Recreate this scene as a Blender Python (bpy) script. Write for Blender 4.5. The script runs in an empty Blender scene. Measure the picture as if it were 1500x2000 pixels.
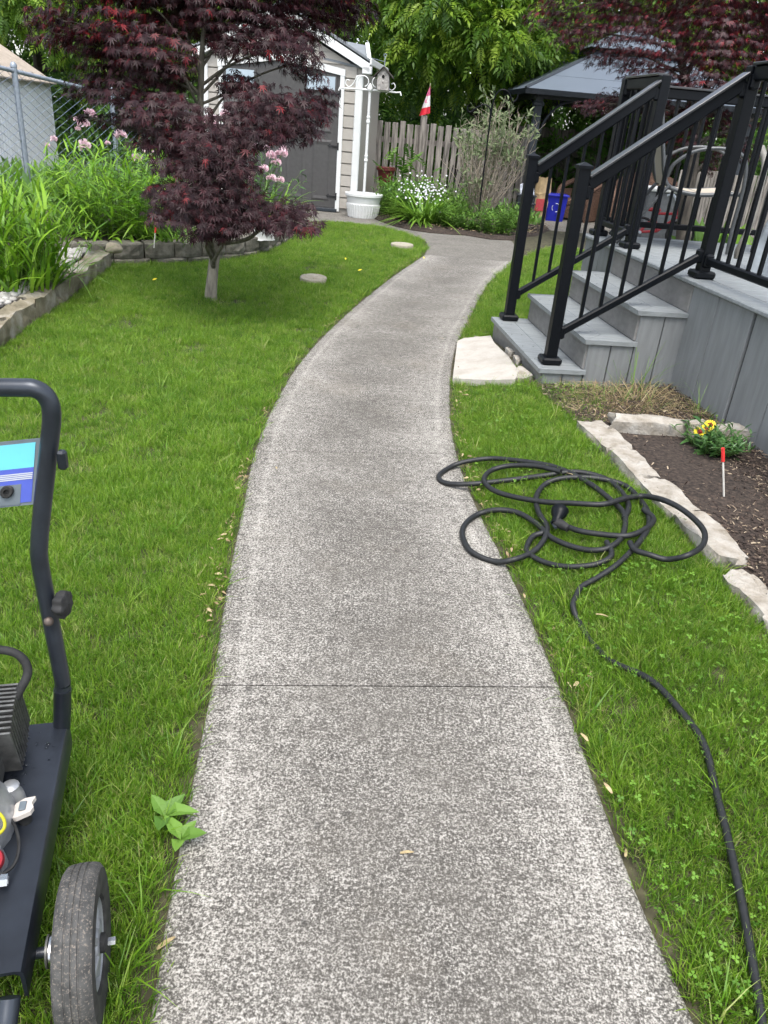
import bpy, bmesh, math, random
import numpy as np
from mathutils import Vector, Matrix
random.seed(11); rng = np.random.default_rng(11)
sc = bpy.context.scene; col = sc.collection
R_ = math.radians
# ------------------------------------------------------------------ camera
FPX, CAMH, ROLL, PITCH = 1480.0, 1.4, R_(4.9), R_(27.3)
cX = np.array([1, 0, 0.]); cU0 = np.array([0, math.sin(PITCH), math.cos(PITCH)]); cF = np.array([0, math.cos(PITCH), -math.sin(PITCH)])
cR = math.cos(ROLL)*cX + math.sin(ROLL)*cU0; cU = -math.sin(ROLL)*cX + math.cos(ROLL)*cU0
cC = np.array([0, 0, CAMH])
cam = bpy.data.cameras.new('camera'); camo = bpy.data.objects.new('camera', cam); col.objects.link(camo)
cam.sensor_fit = 'VERTICAL'; cam.sensor_height = 24.0; cam.lens = FPX/2000*24.0; cam.clip_start = 0.02; cam.clip_end = 500
M = Matrix.Identity(4)
for i in range(3):
    M[i][0] = cR[i]; M[i][1] = cU[i]; M[i][2] = -cF[i]; M[i][3] = cC[i]
camo.matrix_world = M; sc.camera = camo
def ray(x, y): return (x-750)/FPX*cR-(y-1000)/FPX*cU+cF
def g(x, y, z=0.0):
    d = ray(x, y); return cC+(z-CAMH)/d[2]*d
def at(x, y, d): return cC+ray(x, y)*d
# ------------------------------------------------------------------ light
w = bpy.data.worlds.new('World'); sc.world = w; w.use_nodes = True
nt = w.node_tree; bg = nt.nodes['Background']; sky = nt.nodes.new('ShaderNodeTexSky')
sky.sky_type = 'NISHITA'; sky.sun_disc = False
SUN_EL, SUN_AZ = R_(66), R_(176)      # azimuth measured from +Y towards +X
sky.sun_elevation = SUN_EL; sky.sun_rotation = SUN_AZ
sky.air_density = 1.0; sky.dust_density = 2.0; sky.ozone_density = 0.6
hs = nt.nodes.new('ShaderNodeHueSaturation'); hs.inputs['Saturation'].default_value = 0.45
nt.links.new(sky.outputs[0], hs.inputs['Color']); nt.links.new(hs.outputs[0], bg.inputs[0]); bg.inputs[1].default_value = 0.13
sl = bpy.data.lights.new('sun', 'SUN'); so = bpy.data.objects.new('sun', sl); col.objects.link(so)
sl.energy = 1.4; sl.angle = R_(35); sl.color = (1.0, 0.96, 0.9)
sd = Vector((math.sin(SUN_AZ)*math.cos(SUN_EL), math.cos(SUN_AZ)*math.cos(SUN_EL), math.sin(SUN_EL)))
so.rotation_euler = sd.to_track_quat('Z', 'Y').to_euler()
so.location = (-3, -4, 8)
vs = sc.view_settings; vs.view_transform = 'Standard'; vs.look = 'None'; vs.exposure = 1.6; vs.gamma = 1.0; vs.use_curve_mapping = False
sc.cycles.max_bounces = 4; sc.cycles.diffuse_bounces = 2; sc.cycles.adaptive_threshold = 0.03; sc.cycles.glossy_bounces = 2; sc.cycles.transmission_bounces = 3; sc.cycles.transparent_max_bounces = 4
# ------------------------------------------------------------------ materials
MATS = {}
class NT:
    def __init__(s, name):
        s.m = bpy.data.materials.new(name); s.m.use_nodes = True; s.t = s.m.node_tree; s.n = s.t.nodes
        s.b = s.n['Principled BSDF']; s.out = s.n['Material Output']
    def N(s, typ, **kw):
        n = s.n.new(typ)
        for k, v in kw.items():
            if k in n.inputs: n.inputs[k].default_value = v
            else: setattr(n, k, v)
        return n
    def L(s, a, b): s.t.links.new(a, b)
    def coord(s, scale=(1, 1, 1)):
        ge = s.N('ShaderNodeNewGeometry'); mp = s.N('ShaderNodeMapping'); mp.inputs['Scale'].default_value = scale
        s.L(ge.outputs['Position'], mp.inputs[0]); return mp.outputs[0]
    def noise(s, vec, scale, detail=3, rough=.55):
        n = s.N('ShaderNodeTexNoise', Scale=scale, Detail=detail, Roughness=rough); s.L(vec, n.inputs['Vector']); return n.outputs['Fac']
    def ramp(s, fac, stops, interp='LINEAR'):
        r = s.N('ShaderNodeValToRGB'); cr = r.color_ramp; cr.interpolation = interp
        while len(cr.elements) < len(stops): cr.elements.new(0.5)
        for e, (p, c) in zip(cr.elements, stops): e.position = p; e.color = (*c, 1) if len(c) == 3 else c
        s.L(fac, r.inputs[0]); return r.outputs[0]
    def math(s, op, a, b=None, clamp=False):
        n = s.N('ShaderNodeMath', operation=op, use_clamp=clamp)
        for i, v in enumerate((a, b)):
            if v is None: continue
            if isinstance(v, (int, float)): n.inputs[i].default_value = v
            else: s.L(v, n.inputs[i])
        return n.outputs[0]
    def mix(s, fac, a, b, blend='MIX'):
        n = s.N('ShaderNodeMix', data_type='RGBA', blend_type=blend)
        for k, v in ((0, fac), (6, a), (7, b)):
            if isinstance(v, (int, float)): n.inputs[k].default_value = v
            elif isinstance(v, tuple): n.inputs[k].default_value = (*v, 1)
            else: s.L(v, n.inputs[k])
        return n.outputs[2]
    def bump(s, h, strength=.3, dist=.01):
        b = s.N('ShaderNodeBump', Strength=strength, Distance=dist); s.L(h, b.inputs['Height']); s.L(b.outputs[0], s.b.inputs['Normal'])
    def base(s, c):
        if isinstance(c, tuple): s.b.inputs['Base Color'].default_value = (*c, 1)
        else: s.L(c, s.b.inputs['Base Color'])
    def rnd(s):
        a = s.N('ShaderNodeAttribute', attribute_name='rnd'); oi = s.N('ShaderNodeObjectInfo'); sp = s.N('ShaderNodeSeparateColor'); s.L(oi.outputs['Color'], sp.inputs[0])
        def pick(cond, x, y):
            m = s.N('ShaderNodeMix'); s.L(cond, m.inputs[0]); s.L(x, m.inputs[3]); s.L(y, m.inputs[2]); return m.outputs[0]
        r = pick(s.math('LESS_THAN', sp.outputs[0], .9995), sp.outputs[0], oi.outputs['Random'])
        return pick(s.math('GREATER_THAN', a.outputs['Fac'], 1e-5), a.outputs['Fac'], r)
def simple(name, c, rough=.6, metal=0, var=.12, scale=30, bump=0, spec=.4, bscale=None, stretch=(1, 1, 1)):
    t = NT(name); v = t.coord(stretch)
    n = t.noise(v, scale, 4)
    lo = tuple(x*(1-var*1.6) for x in c); hi = tuple(min(1, x*(1+var)) for x in c)
    t.base(t.ramp(n, [(.3, lo), (.7, hi)]))
    t.b.inputs['Roughness'].default_value = rough; t.b.inputs['Metallic'].default_value = metal
    t.b.inputs['Specular IOR Level'].default_value = spec
    if bump: t.bump(t.noise(v, bscale or scale*3, 3), bump, .004)
    MATS[name] = t.m; return t.m
def leafmat(name, stops, rough=.5, trans=.3, spec=.35, tip=None, patch=None):
    t = NT(name); r = t.rnd(); c = t.ramp(r, stops)
    if patch:      # large-scale patchiness over the ground
        n = t.noise(t.coord(), patch[0], 3); c = t.mix(t.math('MULTIPLY', n, patch[2]), c, patch[1])
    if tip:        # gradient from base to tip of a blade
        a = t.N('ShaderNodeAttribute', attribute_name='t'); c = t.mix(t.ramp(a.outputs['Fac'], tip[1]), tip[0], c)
    if tip: c = t.mix(t.ramp(a.outputs['Fac'], [(.72, (0, 0, 0)), (1, (.55, .55, .55))]), c, (.42, .5, .15))      # pale mown tips, with the lawn's bright highlights mixed into the colour
    t.base(c); t.b.inputs['Roughness'].default_value = rough; t.b.inputs['Specular IOR Level'].default_value = spec
    tr = t.N('ShaderNodeBsdfTranslucent'); t.L(c, tr.inputs[0]); mx = t.N('ShaderNodeMixShader', Fac=trans)
    t.L(t.b.outputs[0], mx.inputs[1]); t.L(tr.outputs[0], mx.inputs[2]); t.L(mx.outputs[0], t.out.inputs[0])
    MATS[name] = t.m; return t.m

# ------------------------------------------------------------------ mesh helpers
class MB:
    def __init__(s): s.V = []; s.F = []; s.n = 0
    def add(s, V, F):
        V = np.asarray(V, float).reshape(-1, 3); s.V.append(V); s.F += [tuple(i+s.n for i in f) for f in F]; s.n += len(V); return s
    def box(s, c, size, ax=None, bev=0.0):
        h = np.array(size, float)/2; c = np.array(c, float); ax = np.eye(3) if ax is None else np.array(ax, float)
        if bev <= 0:
            P = [(a, b, d) for a in (-1, 1) for b in (-1, 1) for d in (-1, 1)]
            V = np.array(P)*h@ax+c
            return s.add(V, [(0, 1, 3, 2), (4, 6, 7, 5), (0, 4, 5, 1), (2, 3, 7, 6), (0, 2, 6, 4), (1, 5, 7, 3)])
        bev = min(bev, h.min()*.9); V = []; idx = {}
        for sx in (-1, 1):
            for sy in (-1, 1):
                for sz in (-1, 1):
                    for k in range(3):
                        p = np.array([sx, sy, sz])*(h-bev); p[k] = (sx, sy, sz)[k]*h[k]; idx[(sx, sy, sz, k)] = len(V); V.append(p)
        F = []
        for k in range(3):
            o = [i for i in range(3) if i != k]
            for sg in (-1, 1):
                f = []
                for a, b in ((-1, -1), (1, -1), (1, 1), (-1, 1)):
                    q = [0, 0, 0]; q[k] = sg; q[o[0]] = a; q[o[1]] = b; f.append(idx[(*q, k)])
                F.append(tuple(f))
        for k in range(3):
            o = [i for i in range(3) if i != k]
            for a in (-1, 1):
                for b in (-1, 1):
                    q0 = [0, 0, 0]; q0[o[0]] = a; q0[o[1]] = b; q1 = q0[:]; q0[k] = -1; q1[k] = 1
                    F.append((idx[(*q0, o[0])], idx[(*q0, o[1])], idx[(*q1, o[1])], idx[(*q1, o[0])]))
        for sx in (-1, 1):
            for sy in (-1, 1):
                for sz in (-1, 1): F.append(tuple(idx[(sx, sy, sz, k)] for k in range(3)))
        return s.add(np.array(V)@ax+c, F)
    def tube(s, pts, r, n=8, cap=True, closed=False):
        P = np.array(pts, float); m = len(P); r = np.full(m, r) if np.isscalar(r) else np.array(r, float)
        T = np.gradient(P, axis=0) if not closed else np.roll(P, -1, 0)-np.roll(P, 1, 0)
        T /= np.linalg.norm(T, axis=1)[:, None]+1e-12
        u = np.cross(T[0], [0, 0, 1.]);
        if np.linalg.norm(u) < .1: u = np.cross(T[0], [1., 0, 0])
        V = []; an = np.arange(n)*2*math.pi/n
        for i in range(m):
            u = u-T[i]*(u@T[i]); u /= np.linalg.norm(u)+1e-12; v = np.cross(T[i], u)
            V.append(P[i]+r[i]*(np.cos(an)[:, None]*u+np.sin(an)[:, None]*v))
        F = [(i*n+j, i*n+(j+1) % n, ((i+1) % m)*n+(j+1) % n, ((i+1) % m)*n+j) for i in range(m if closed else m-1) for j in range(n)]
        if cap and not closed: F += [tuple(range(n))[::-1], tuple(range((m-1)*n, m*n))]
        return s.add(np.concatenate(V), F)
    def lathe(s, prof, c, ax=None, n=20, cap=True):
        ax = np.eye(3) if ax is None else np.array(ax, float); an = np.arange(n)*2*math.pi/n; V = []
        for r, z in prof: V += [np.array([r*math.cos(a), r*math.sin(a), z]) for a in an]
        m = len(prof); F = [(i*n+j, i*n+(j+1) % n, (i+1)*n+(j+1) % n, (i+1)*n+j) for i in range(m-1) for j in range(n)]
        if cap: F += [tuple(range(n))[::-1], tuple(range((m-1)*n, m*n))]
        return s.add(np.array(V)@ax+np.array(c, float), F)
    def prism(s, poly, z0, z1):
        n = len(poly); zb = z0 if hasattr(z0, '__len__') else [z0]*n; zt = z1 if hasattr(z1, '__len__') else [z1]*n
        V = [(p[0], p[1], zb[i]) for i, p in enumerate(poly)]+[(p[0], p[1], zt[i]) for i, p in enumerate(poly)]
        F = [tuple(range(n))[::-1], tuple(range(n, 2*n))]+[(i, (i+1) % n, n+(i+1) % n, n+i) for i in range(n)]
        return s.add(V, F)
    def extr(s, poly3, d):            # planar polygon (3D points) pushed along d
        P = np.array(poly3, float); n = len(P); V = np.concatenate([P, P+np.array(d, float)])
        return s.add(V, [tuple(range(n))[::-1], tuple(range(n, 2*n))]+[(i, (i+1) % n, n+(i+1) % n, n+i) for i in range(n)])
    def mesh(s, name, smooth=None):
        me = bpy.data.meshes.new(name); me.from_pydata(np.concatenate(s.V).tolist(), [], s.F)
        bm = bmesh.new(); bm.from_mesh(me); bmesh.ops.recalc_face_normals(bm, faces=bm.faces); bm.to_mesh(me); bm.free()
        if smooth is not None: me.shade_smooth(); me.set_sharp_from_angle(angle=R_(smooth))
        return me
    def build(s, name, mat, parent=None, smooth=None):
        off = np.array(ORG.get(parent.name, (0, 0, 0))) if parent else np.zeros(3)
        s.V = [v-off for v in s.V]
        return put(name, s.mesh(name, smooth), mat, parent)
ORG = {}
def put(name, me, mat, parent=None, matrix=None):
    o = bpy.data.objects.new(name, me); col.objects.link(o)
    if mat is not None and len(me.materials) == 0: me.materials.append(mat if not isinstance(mat, str) else MATS[mat])
    if parent:
        o.parent = parent; ORG[o.name] = ORG.get(parent.name, (0, 0, 0))
    if matrix is not None: o.matrix_basis = matrix
    return o
def tag(o, label, cat, group=None):
    o['label'] = label; o['category'] = cat
    if group: o['group'] = group
    return o
def thing(name, label, cat, loc, group=None):
    o = bpy.data.objects.new(name, None); col.objects.link(o); o.location = loc; o.empty_display_size = .05
    ORG[o.name] = tuple(loc); return tag(o, label, cat, group)
def struct(o): o['kind'] = 'structure'; return o
def stuff(o): o['kind'] = 'stuff'; return o
def catmull(pts, k=8):
    P = np.array(pts, float); P = np.vstack([2*P[0]-P[1], P, 2*P[-1]-P[-2]]); out = []
    for i in range(1, len(P)-2):
        a, b, c, d = P[i-1:i+3]
        for t in np.arange(k)/k: out.append(.5*(2*b+(c-a)*t+(2*a-5*b+4*c-d)*t*t+(3*b-a-3*c+d)*t**3))
    out.append(P[-2]); return np.array(out)
def inpoly(x, y, poly):
    c = np.zeros(len(x), bool); n = len(poly); j = n-1
    for i in range(n):
        xi, yi = poly[i][:2]; xj, yj = poly[j][:2]
        m = ((yi > y) != (yj > y)) & (x < (xj-xi)*(y-yi)/((yj-yi) or 1e-9)+xi); c ^= m; j = i
    return c
def frames(pos, tip, nrm, sc_):
    tip = tip/(np.linalg.norm(tip, axis=1)[:, None]+1e-9); x = np.cross(tip, nrm); x /= np.linalg.norm(x, axis=1)[:, None]+1e-9
    z = np.cross(x, tip); Mx = np.zeros((len(pos), 4, 4)); Mx[:, 3, 3] = 1
    sc_ = np.broadcast_to(np.asarray(sc_, float), (len(pos),))[:, None]
    Mx[:, :3, 0] = x*sc_; Mx[:, :3, 1] = tip*sc_; Mx[:, :3, 2] = z*sc_; Mx[:, :3, 3] = pos; return Mx
def bake(protos, mats4, which, off, rnd):
    VV, FF, RR, TT = [], [], [], []; base = 0
    for k, (V, F, T) in enumerate(protos):
        m = mats4[which == k]
        if not len(m): continue
        V = np.asarray(V, float); F = np.asarray(F, int); q = np.einsum('nij,vj->nvi', m[:, :3, :3], V)+m[:, None, :3, 3]
        VV.append(q.reshape(-1, 3)); FF.append((F[None]+(np.arange(len(m))*len(V))[:, None, None]+base).reshape(-1, 3)); base += len(m)*len(V)
        RR.append(np.repeat(np.maximum(rnd[which == k], .001), len(V))); TT.append(np.tile(T, len(m)))
    V = np.concatenate(VV)-np.array(off); F = np.concatenate(FF); me = bpy.data.meshes.new('leaves')
    me.vertices.add(len(V)); me.vertices.foreach_set('co', V.ravel().astype(np.float32))
    me.loops.add(F.size); me.loops.foreach_set('vertex_index', F.ravel().astype(np.int32))
    me.polygons.add(len(F)); me.polygons.foreach_set('loop_start', np.arange(0, F.size, 3, dtype=np.int32))
    me.update(calc_edges=True)
    a = me.attributes.new('rnd', 'FLOAT', 'POINT'); a.data.foreach_set('value', np.concatenate(RR).astype(np.float32))
    a = me.attributes.new('t', 'FLOAT', 'POINT'); a.data.foreach_set('value', np.concatenate(TT).astype(np.float32)); return me
def protomesh(p, name, mat):
    V, F, T = p; me = bpy.data.meshes.new(name); me.from_pydata(np.asarray(V).tolist(), [], [tuple(f) for f in F])
    a = me.attributes.new('t', 'FLOAT', 'POINT'); a.data.foreach_set('value', np.asarray(T, np.float32)); me.materials.append(MATS[mat]); return me
def foliage(parent, protos, mats4, mat, single=0, leafname='leaf', rest='foliage', rnd=None):
    """the nearest leaves become parts of their own, the rest one part"""
    n = len(mats4); which = rng.integers(0, len(protos), n); rnd = rng.random(n) if rnd is None else rnd; off = np.array(ORG[parent.name])
    d = np.linalg.norm(mats4[:, :3, 3]-cC, axis=1); order = np.argsort(d); pick = order[:single]; rest_i = order[single:]
    if single:
        pm = [protomesh(p, leafname, mat) for p in protos]
        for i in pick:
            m = mats4[i].copy(); m[:3, 3] -= off; put(leafname, pm[which[i]], None, parent, Matrix(m.tolist())).color = (float(min(.999, rnd[i])), 1, 1, 1)
    if len(rest_i):
        me = bake(protos, mats4[rest_i], which[rest_i], off, rnd[rest_i]); o = put(rest, me, mat, parent); stuff(o); return o
# ------------------------------------------------------------------ leaf shapes  (y = tip, z = face)
def blade(L=1, W=.1, arch=.3, seg=4, fold=.0):
    V, T = [], []
    for i in range(seg+1):
        t = i/seg; wd = W*(math.sin(math.pi*min(1, t*.8+.2))**.8 if i < seg else 0)+ (0 if i else W*.2)
        y = L*t*(1-.25*arch*t); z = -arch*L*t*t
        if i < seg: V += [(-wd/2, y, z+fold*wd), (wd/2, y, z+fold*wd)]; T += [t, t]
        else: V.append((0, y, z)); T.append(1)
    F = []
    for i in range(seg-1): a = 2*i; F += [(a, a+1, a+3), (a, a+3, a+2)]
    a = 2*(seg-1); F.append((a, a+1, a+2)); return np.array(V), F, np.array(T)
def lance(W=.28, fold=.12, droop=.15):
    V = [(0, 0, 0), (-W/2, .4, fold*W*2), (0, .45, 0), (W/2, .4, fold*W*2), (0, 1, -droop), (-W*.3, .75, -droop*.3), (W*.3, .75, -droop*.3)]
    F = [(0, 2, 1), (0, 3, 2), (1, 2, 5), (2, 4, 5), (2, 3, 6), (2, 6, 4)]; return np.array(V), F, np.array([0, .4, .4, .4, 1, .7, .7])
def maple(droop=.25, seed=0):
    r = random.Random(seed); V = [(0, 0, 0)]; F = []; T = [0]
    for k, (a, L) in enumerate(zip((-118, -78, -38, 0, 38, 78, 118), (.42, .72, .92, 1.0, .92, .72, .42))):
        a = R_(a+r.uniform(-6, 6)); L *= r.uniform(.9, 1.08); d = np.array([math.sin(a), math.cos(a)]); q = np.array([d[1], -d[0]]); wd = .07*L+.022
        b = len(V); z = -droop*L*L
        for p, zz in ((d*L*.42-q*wd, z*.2), (d*L*.42+q*wd, z*.2), (d*L, z), (d*L*.42, z*.2+.03)): V.append((p[0], p[1]+.1, zz)); T.append(.5)
        F += [(0, b+3, b), (0, b+1, b+3), (b, b+3, b+2), (b+3, b+1, b+2)]
    return np.array(V), F, np.array(T)
def frond(pairs=6, seed=0, wl=.34, droop=.25):
    r = random.Random(seed); V = []; F = []; T = []
    def leaf(p, d, L, up=.03):
        d = np.array(d)/np.linalg.norm(d); q = np.cross(d, [0, 0, 1.]); q /= np.linalg.norm(q); b = len(V)
        for a in (p, p+d*L*.45-q*L*wl*.5+[0, 0, up*L], p+d*L*.45+q*L*wl*.5+[0, 0, up*L], p+d*L+[0, 0, -.2*L]): V.append(a); T.append(.5)
        F.extend([(b, b+2, b+1), (b+1, b+2, b+3)])
    for i in range(pairs):
        t = (i+.8)/(pairs+.5); p = np.array([0, t, -droop*t*t]); L = .42*(1-.45*abs(t-.45)*1.4)
        for sx in (-1, 1): leaf(p, (sx*(1+r.uniform(-.1, .1)), .55+.3*t, r.uniform(-.45, .05)), L*r.uniform(.85, 1.1))
    leaf(np.array([0, .97, -droop]), (0, 1, -.4), .4); return np.array(V), F, np.array(T)
def sph(n): v = rng.normal(size=(n, 3)); return v/np.linalg.norm(v, axis=1)[:, None]
# ------------------------------------------------------------------ material set
def concrete(name, speck, warm=(1, 1, 1)):
    t = NT(name); v = t.coord(); fine = t.noise(v, 235, 2, .6); mid = t.noise(v, 125, 3, .65); big = t.noise(v, 2.2, 4, .6); vor = t.N('ShaderNodeTexVoronoi', Scale=60); t.L(v, vor.inputs['Vector'])
    a = t.N('ShaderNodeAttribute', attribute_name='edge').outputs['Fac']
    cl = t.noise(v, 30, 3, .65)
    k = t.math('ADD', t.math('ADD', t.math('MULTIPLY', fine, .45), t.math('MULTIPLY', mid, .55)), t.math('MULTIPLY', t.math('SUBTRACT', cl, .5), .2))
    k = t.math('ADD', k, t.math('MULTIPLY', t.math('SUBTRACT', big, .5), .12))
    stripe = t.ramp(a, [(0, (.02,)*3), (.05, (.02,)*3), (.075, (.055,)*3), (.1, (.03,)*3), (.2, (.022,)*3), (.32, (.006,)*3), (.45, (.0,)*3)])
    k = t.math('ADD', k, stripe)
    d = (.056, .0515, .0455); m = (.102, .0955, .086); h = (.315, .298, .268)
    c = t.ramp(k, [(.405, d), (.475, m), (.518, (.162, .153, .138)), (.57, h)])
    c = t.mix(t.ramp(k, [(.58, (0, 0, 0)), (.63, (1, 1, 1))]), c, (.43, .412, .378))
    wth = t.ramp(t.noise(v, 4.2, 7, .72), [(.36, (0, 0, 0)), (.66, (1, 1, 1))]); cen = t.ramp(a, [(.06, (.25,)*3), (.38, (1, 1, 1))])      # old weather stains, mostly where people walk
    c = t.mix(t.math('MULTIPLY', t.math('MULTIPLY', wth, cen), .5), c, (.105, .096, .083))
    rust = t.ramp(t.noise(v, 1.6, 5, .6), [(.55, (0, 0, 0)), (.75, (1, 1, 1))]); c = t.mix(t.math('MULTIPLY', rust, .2), c, (.2, .165, .12))
    pits = t.ramp(t.noise(v, 26, 2, .4), [(.69, (0, 0, 0)), (.73, (1, 1, 1))]); c = t.mix(t.math('MULTIPLY', pits, .55), c, (.05, .047, .044))
    smooth_c = t.ramp(t.noise(v, 7, 5, .65), [(.3, (.072, .067, .058)), (.7, (.145, .136, .118))])
    c = t.mix(1-speck, c, smooth_c)
    t.base(c); t.b.inputs['Roughness'].default_value = .92; t.b.inputs['Specular IOR Level'].default_value = .2
    t.bump(t.math('ADD', fine, t.math('MULTIPLY', mid, .7)), .55, .004); MATS[name] = t.m
concrete('concrete', 1.0); concrete('concrete_far', .45)
def stone(name, c0, c1, c2, sc1=9, bump=.7):
    t = NT(name); v = t.coord(); n = t.noise(v, sc1, 6, .65); f = t.noise(v, 70, 3)
    ge = t.N('ShaderNodeNewGeometry'); sx = t.N('ShaderNodeSeparateXYZ'); t.L(ge.outputs['Normal'], sx.inputs[0])
    c = t.ramp(n, [(.3, c0), (.5, c1), (.72, c2)]); c = t.mix(t.math('MULTIPLY', f, .35), c, tuple(x*.45 for x in c1))
    t.base(c); t.b.inputs['Roughness'].default_value = .9; t.b.inputs['Specular IOR Level'].default_value = .2
    t.bump(t.math('ADD', n, t.math('MULTIPLY', f, .4)), bump, .012); MATS[name] = t.m
stone('limestone', (.22, .19, .145), (.36, .33, .285), (.46, .44, .4), 13, .9)
stone('limestone_pale', (.34, .315, .27), (.43, .4, .355), (.49, .465, .425), 6, .5); stone('limestone_old', (.1, .09, .06), (.24, .21, .15), (.46, .44, .41), 5)
stone('wall_block', (.075, .07, .055), (.15, .14, .115), (.24, .225, .19), 14)
stone('fieldstone', (.2, .17, .12), (.33, .29, .21), (.42, .38, .3), 16, .4)
stone('pebble', (.22, .2, .18), (.4, .385, .36), (.55, .54, .52), 6, .2)
stone('white_rock', (.55, .55, .54), (.68, .68, .67), (.8, .8, .79), 8, .6)
stone('disc_stone', (.26, .23, .17), (.34, .31, .24), (.4, .37, .31), 30, .3)
simple('soil', (.045, .033, .026), .95, var=.5, scale=60, bump=1, bscale=90)
simple('mulch', (.06, .042, .034), .9, var=.5, scale=40)
simple('earth', (.06, .055, .03), .95, var=.4, scale=20)
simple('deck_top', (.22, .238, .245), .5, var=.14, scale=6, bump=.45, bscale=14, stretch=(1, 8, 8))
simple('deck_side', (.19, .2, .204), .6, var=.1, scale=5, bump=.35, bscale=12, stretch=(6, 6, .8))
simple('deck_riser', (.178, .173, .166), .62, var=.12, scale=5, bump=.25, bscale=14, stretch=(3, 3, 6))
simple('rail_black', (.004, .005, .007), .38, var=.1, scale=40, spec=.16); simple('rail_cap', (.012, .013, .016), .3, var=.1, scale=40, spec=.9)
simple('white_plastic', (.66, .67, .66), .5, var=.03, scale=8)
simple('shed_siding', (.36, .335, .3), .6, var=.05, scale=12, bump=.15, bscale=25, stretch=(1, 1, 6))
simple('shed_door', (.065, .063, .062), .55, var=.08, scale=20, bump=.15, bscale=50)
simple('shed_roof', (.17, .185, .2), .6, var=.05, scale=10)
simple('hinge_black', (.02, .02, .022), .5)
simple('window_glass', (.35, .42, .48), .12, var=.06, scale=4, spec=.6)
simple('metal_white', (.9, .93, .94), .5, var=.06, scale=4)
simple('roof_tan', (.36, .31, .26), .75, var=.1, scale=8)
simple('galvanised', (.3, .34, .39), .45, metal=.5, var=.15, scale=30)
simple('wire', (.16, .2, .26), .5, metal=.3, var=.15, scale=30)
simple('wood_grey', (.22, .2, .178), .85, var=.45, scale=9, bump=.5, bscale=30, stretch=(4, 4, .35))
simple('wood_grey_shaded', (.11, .1, .085), .9, var=.4, scale=9, bump=.5, bscale=30, stretch=(4, 4, .35))  # same grey fence wood, with the shade behind the gazebo put into the colour
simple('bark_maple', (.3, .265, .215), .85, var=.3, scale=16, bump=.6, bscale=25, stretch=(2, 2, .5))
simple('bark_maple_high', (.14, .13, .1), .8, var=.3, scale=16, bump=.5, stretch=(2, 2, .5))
simple('bark_dark', (.05, .043, .035), .9, var=.4, scale=10, bump=.8, bscale=18, stretch=(2, 2, .4))
simple('twig', (.36, .31, .245), .85, var=.3, scale=20)
simple('stem_green', (.09, .15, .03), .7, var=.2, scale=20)
simple('rubber_hose', (.014, .015, .016), .5, var=.25, scale=60, spec=.4)
simple('washer_tube', (.03, .036, .046), .34, metal=.35, var=.2, scale=14, spec=.5)
simple('washer_plate', (.018, .022, .03), .36, metal=.2, var=.3, scale=9, spec=.5, bump=.08, bscale=60)
simple('sticker_cyan', (.13, .5, .62), .4, var=.02); simple('sticker_blue', (.07, .1, .42), .4, var=.04); simple('sticker_white', (.45, .48, .52), .4, var=.02)
simple('sticker_grey', (.12, .145, .165), .45, var=.08)
simple('black_rubber', (.02, .02, .02), .7, var=.3, scale=50); simple('aluminium', (.42, .43, .44), .4, metal=.7, var=.15, scale=40)
simple('fin_metal', (.13, .13, .125), .45, metal=.6, var=.25, scale=50); simple('rim_grey', (.28, .29, .3), .45, metal=.3, var=.15, scale=20)
simple('cap_grey', (.5, .46, .42), .5, var=.05); simple('red_plastic', (.3, .02, .028), .4, var=.08); simple('yellow_wire', (.45, .42, .02), .5)
simple('steel', (.5, .5, .5), .25, metal=1, var=.1); simple('rust_bolt', (.1, .08, .07), .5, metal=.6)
t_ = NT('tyre'); v_ = t_.coord(); n_ = t_.noise(v_, 260, 3); b_ = t_.noise(v_, 45, 4)
t_.base(t_.mix(t_.ramp(n_, [(.55, (0, 0, 0)), (.66, (1, 1, 1))]), t_.ramp(b_, [(.35, (.034, .034, .033)), (.65, (.07, .069, .066))]), (.15, .13, .11)))
t_.b.inputs['Roughness'].default_value = .9; t_.bump(b_, .7, .003); MATS['tyre'] = t_.m
simple('tyre_wall', (.035, .034, .032), .8, var=.4, scale=40)
t_ = NT('water_drop'); t_.base((.8, .85, .9)); t_.b.inputs['Roughness'].default_value = .03; t_.b.inputs['Transmission Weight'].default_value = 1; t_.b.inputs['IOR'].default_value = 1.33; MATS['water_drop'] = t_.m
simple('bin_blue', (.008, .014, .3), .45, var=.05); simple('paper_bag', (.42, .31, .17), .85, var=.15, scale=15); simple('bag_red', (.4, .05, .06), .8)
simple('wicker', (.14, .08, .055), .8, var=.5, scale=60, bump=.6, bscale=60); simple('gazebo_dark', (.028, .034, .042), .45, var=.1)
simple('gazebo_roof', (.1, .122, .15), .4, metal=.1, var=.03, scale=3); simple('sling_tan', (.43, .38, .31), .75, var=.08, scale=90)
simple('chair_metal', (.08, .085, .088), .4, metal=.4, var=.1); simple('tarp', (.38, .42, .45), .6, var=.25, scale=7, bump=.5, bscale=9)
simple('duct', (.2, .19, .17), .5, var=.1); simple('flag_red', (.62, .03, .05), .7, var=.06); simple('flag_white', (.8, .78, .76), .7, var=.03); simple('flag_pink', (.62, .1, .24), .7, var=.05)
simple('pot_red', (.12, .02, .02), .6, var=.1); simple('birdhouse_wood', (.34, .32, .3), .85, var=.3, scale=30); simple('dark_hole', (.004, .004, .004), .9)
simple('box_grey', (.12, .125, .13), .6); simple('petal_yellow', (.78, .62, .02), .6, var=.1); simple('petal_red', (.25, .01, .012), .6); simple('stake_white', (.6, .58, .53), .7)
simple('stake_red', (.65, .03, .03), .6); simple('newspaper', (.4, .43, .5), .8, var=.3, scale=20); simple('samara', (.36, .28, .15), .7, var=.25, scale=90)
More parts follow.
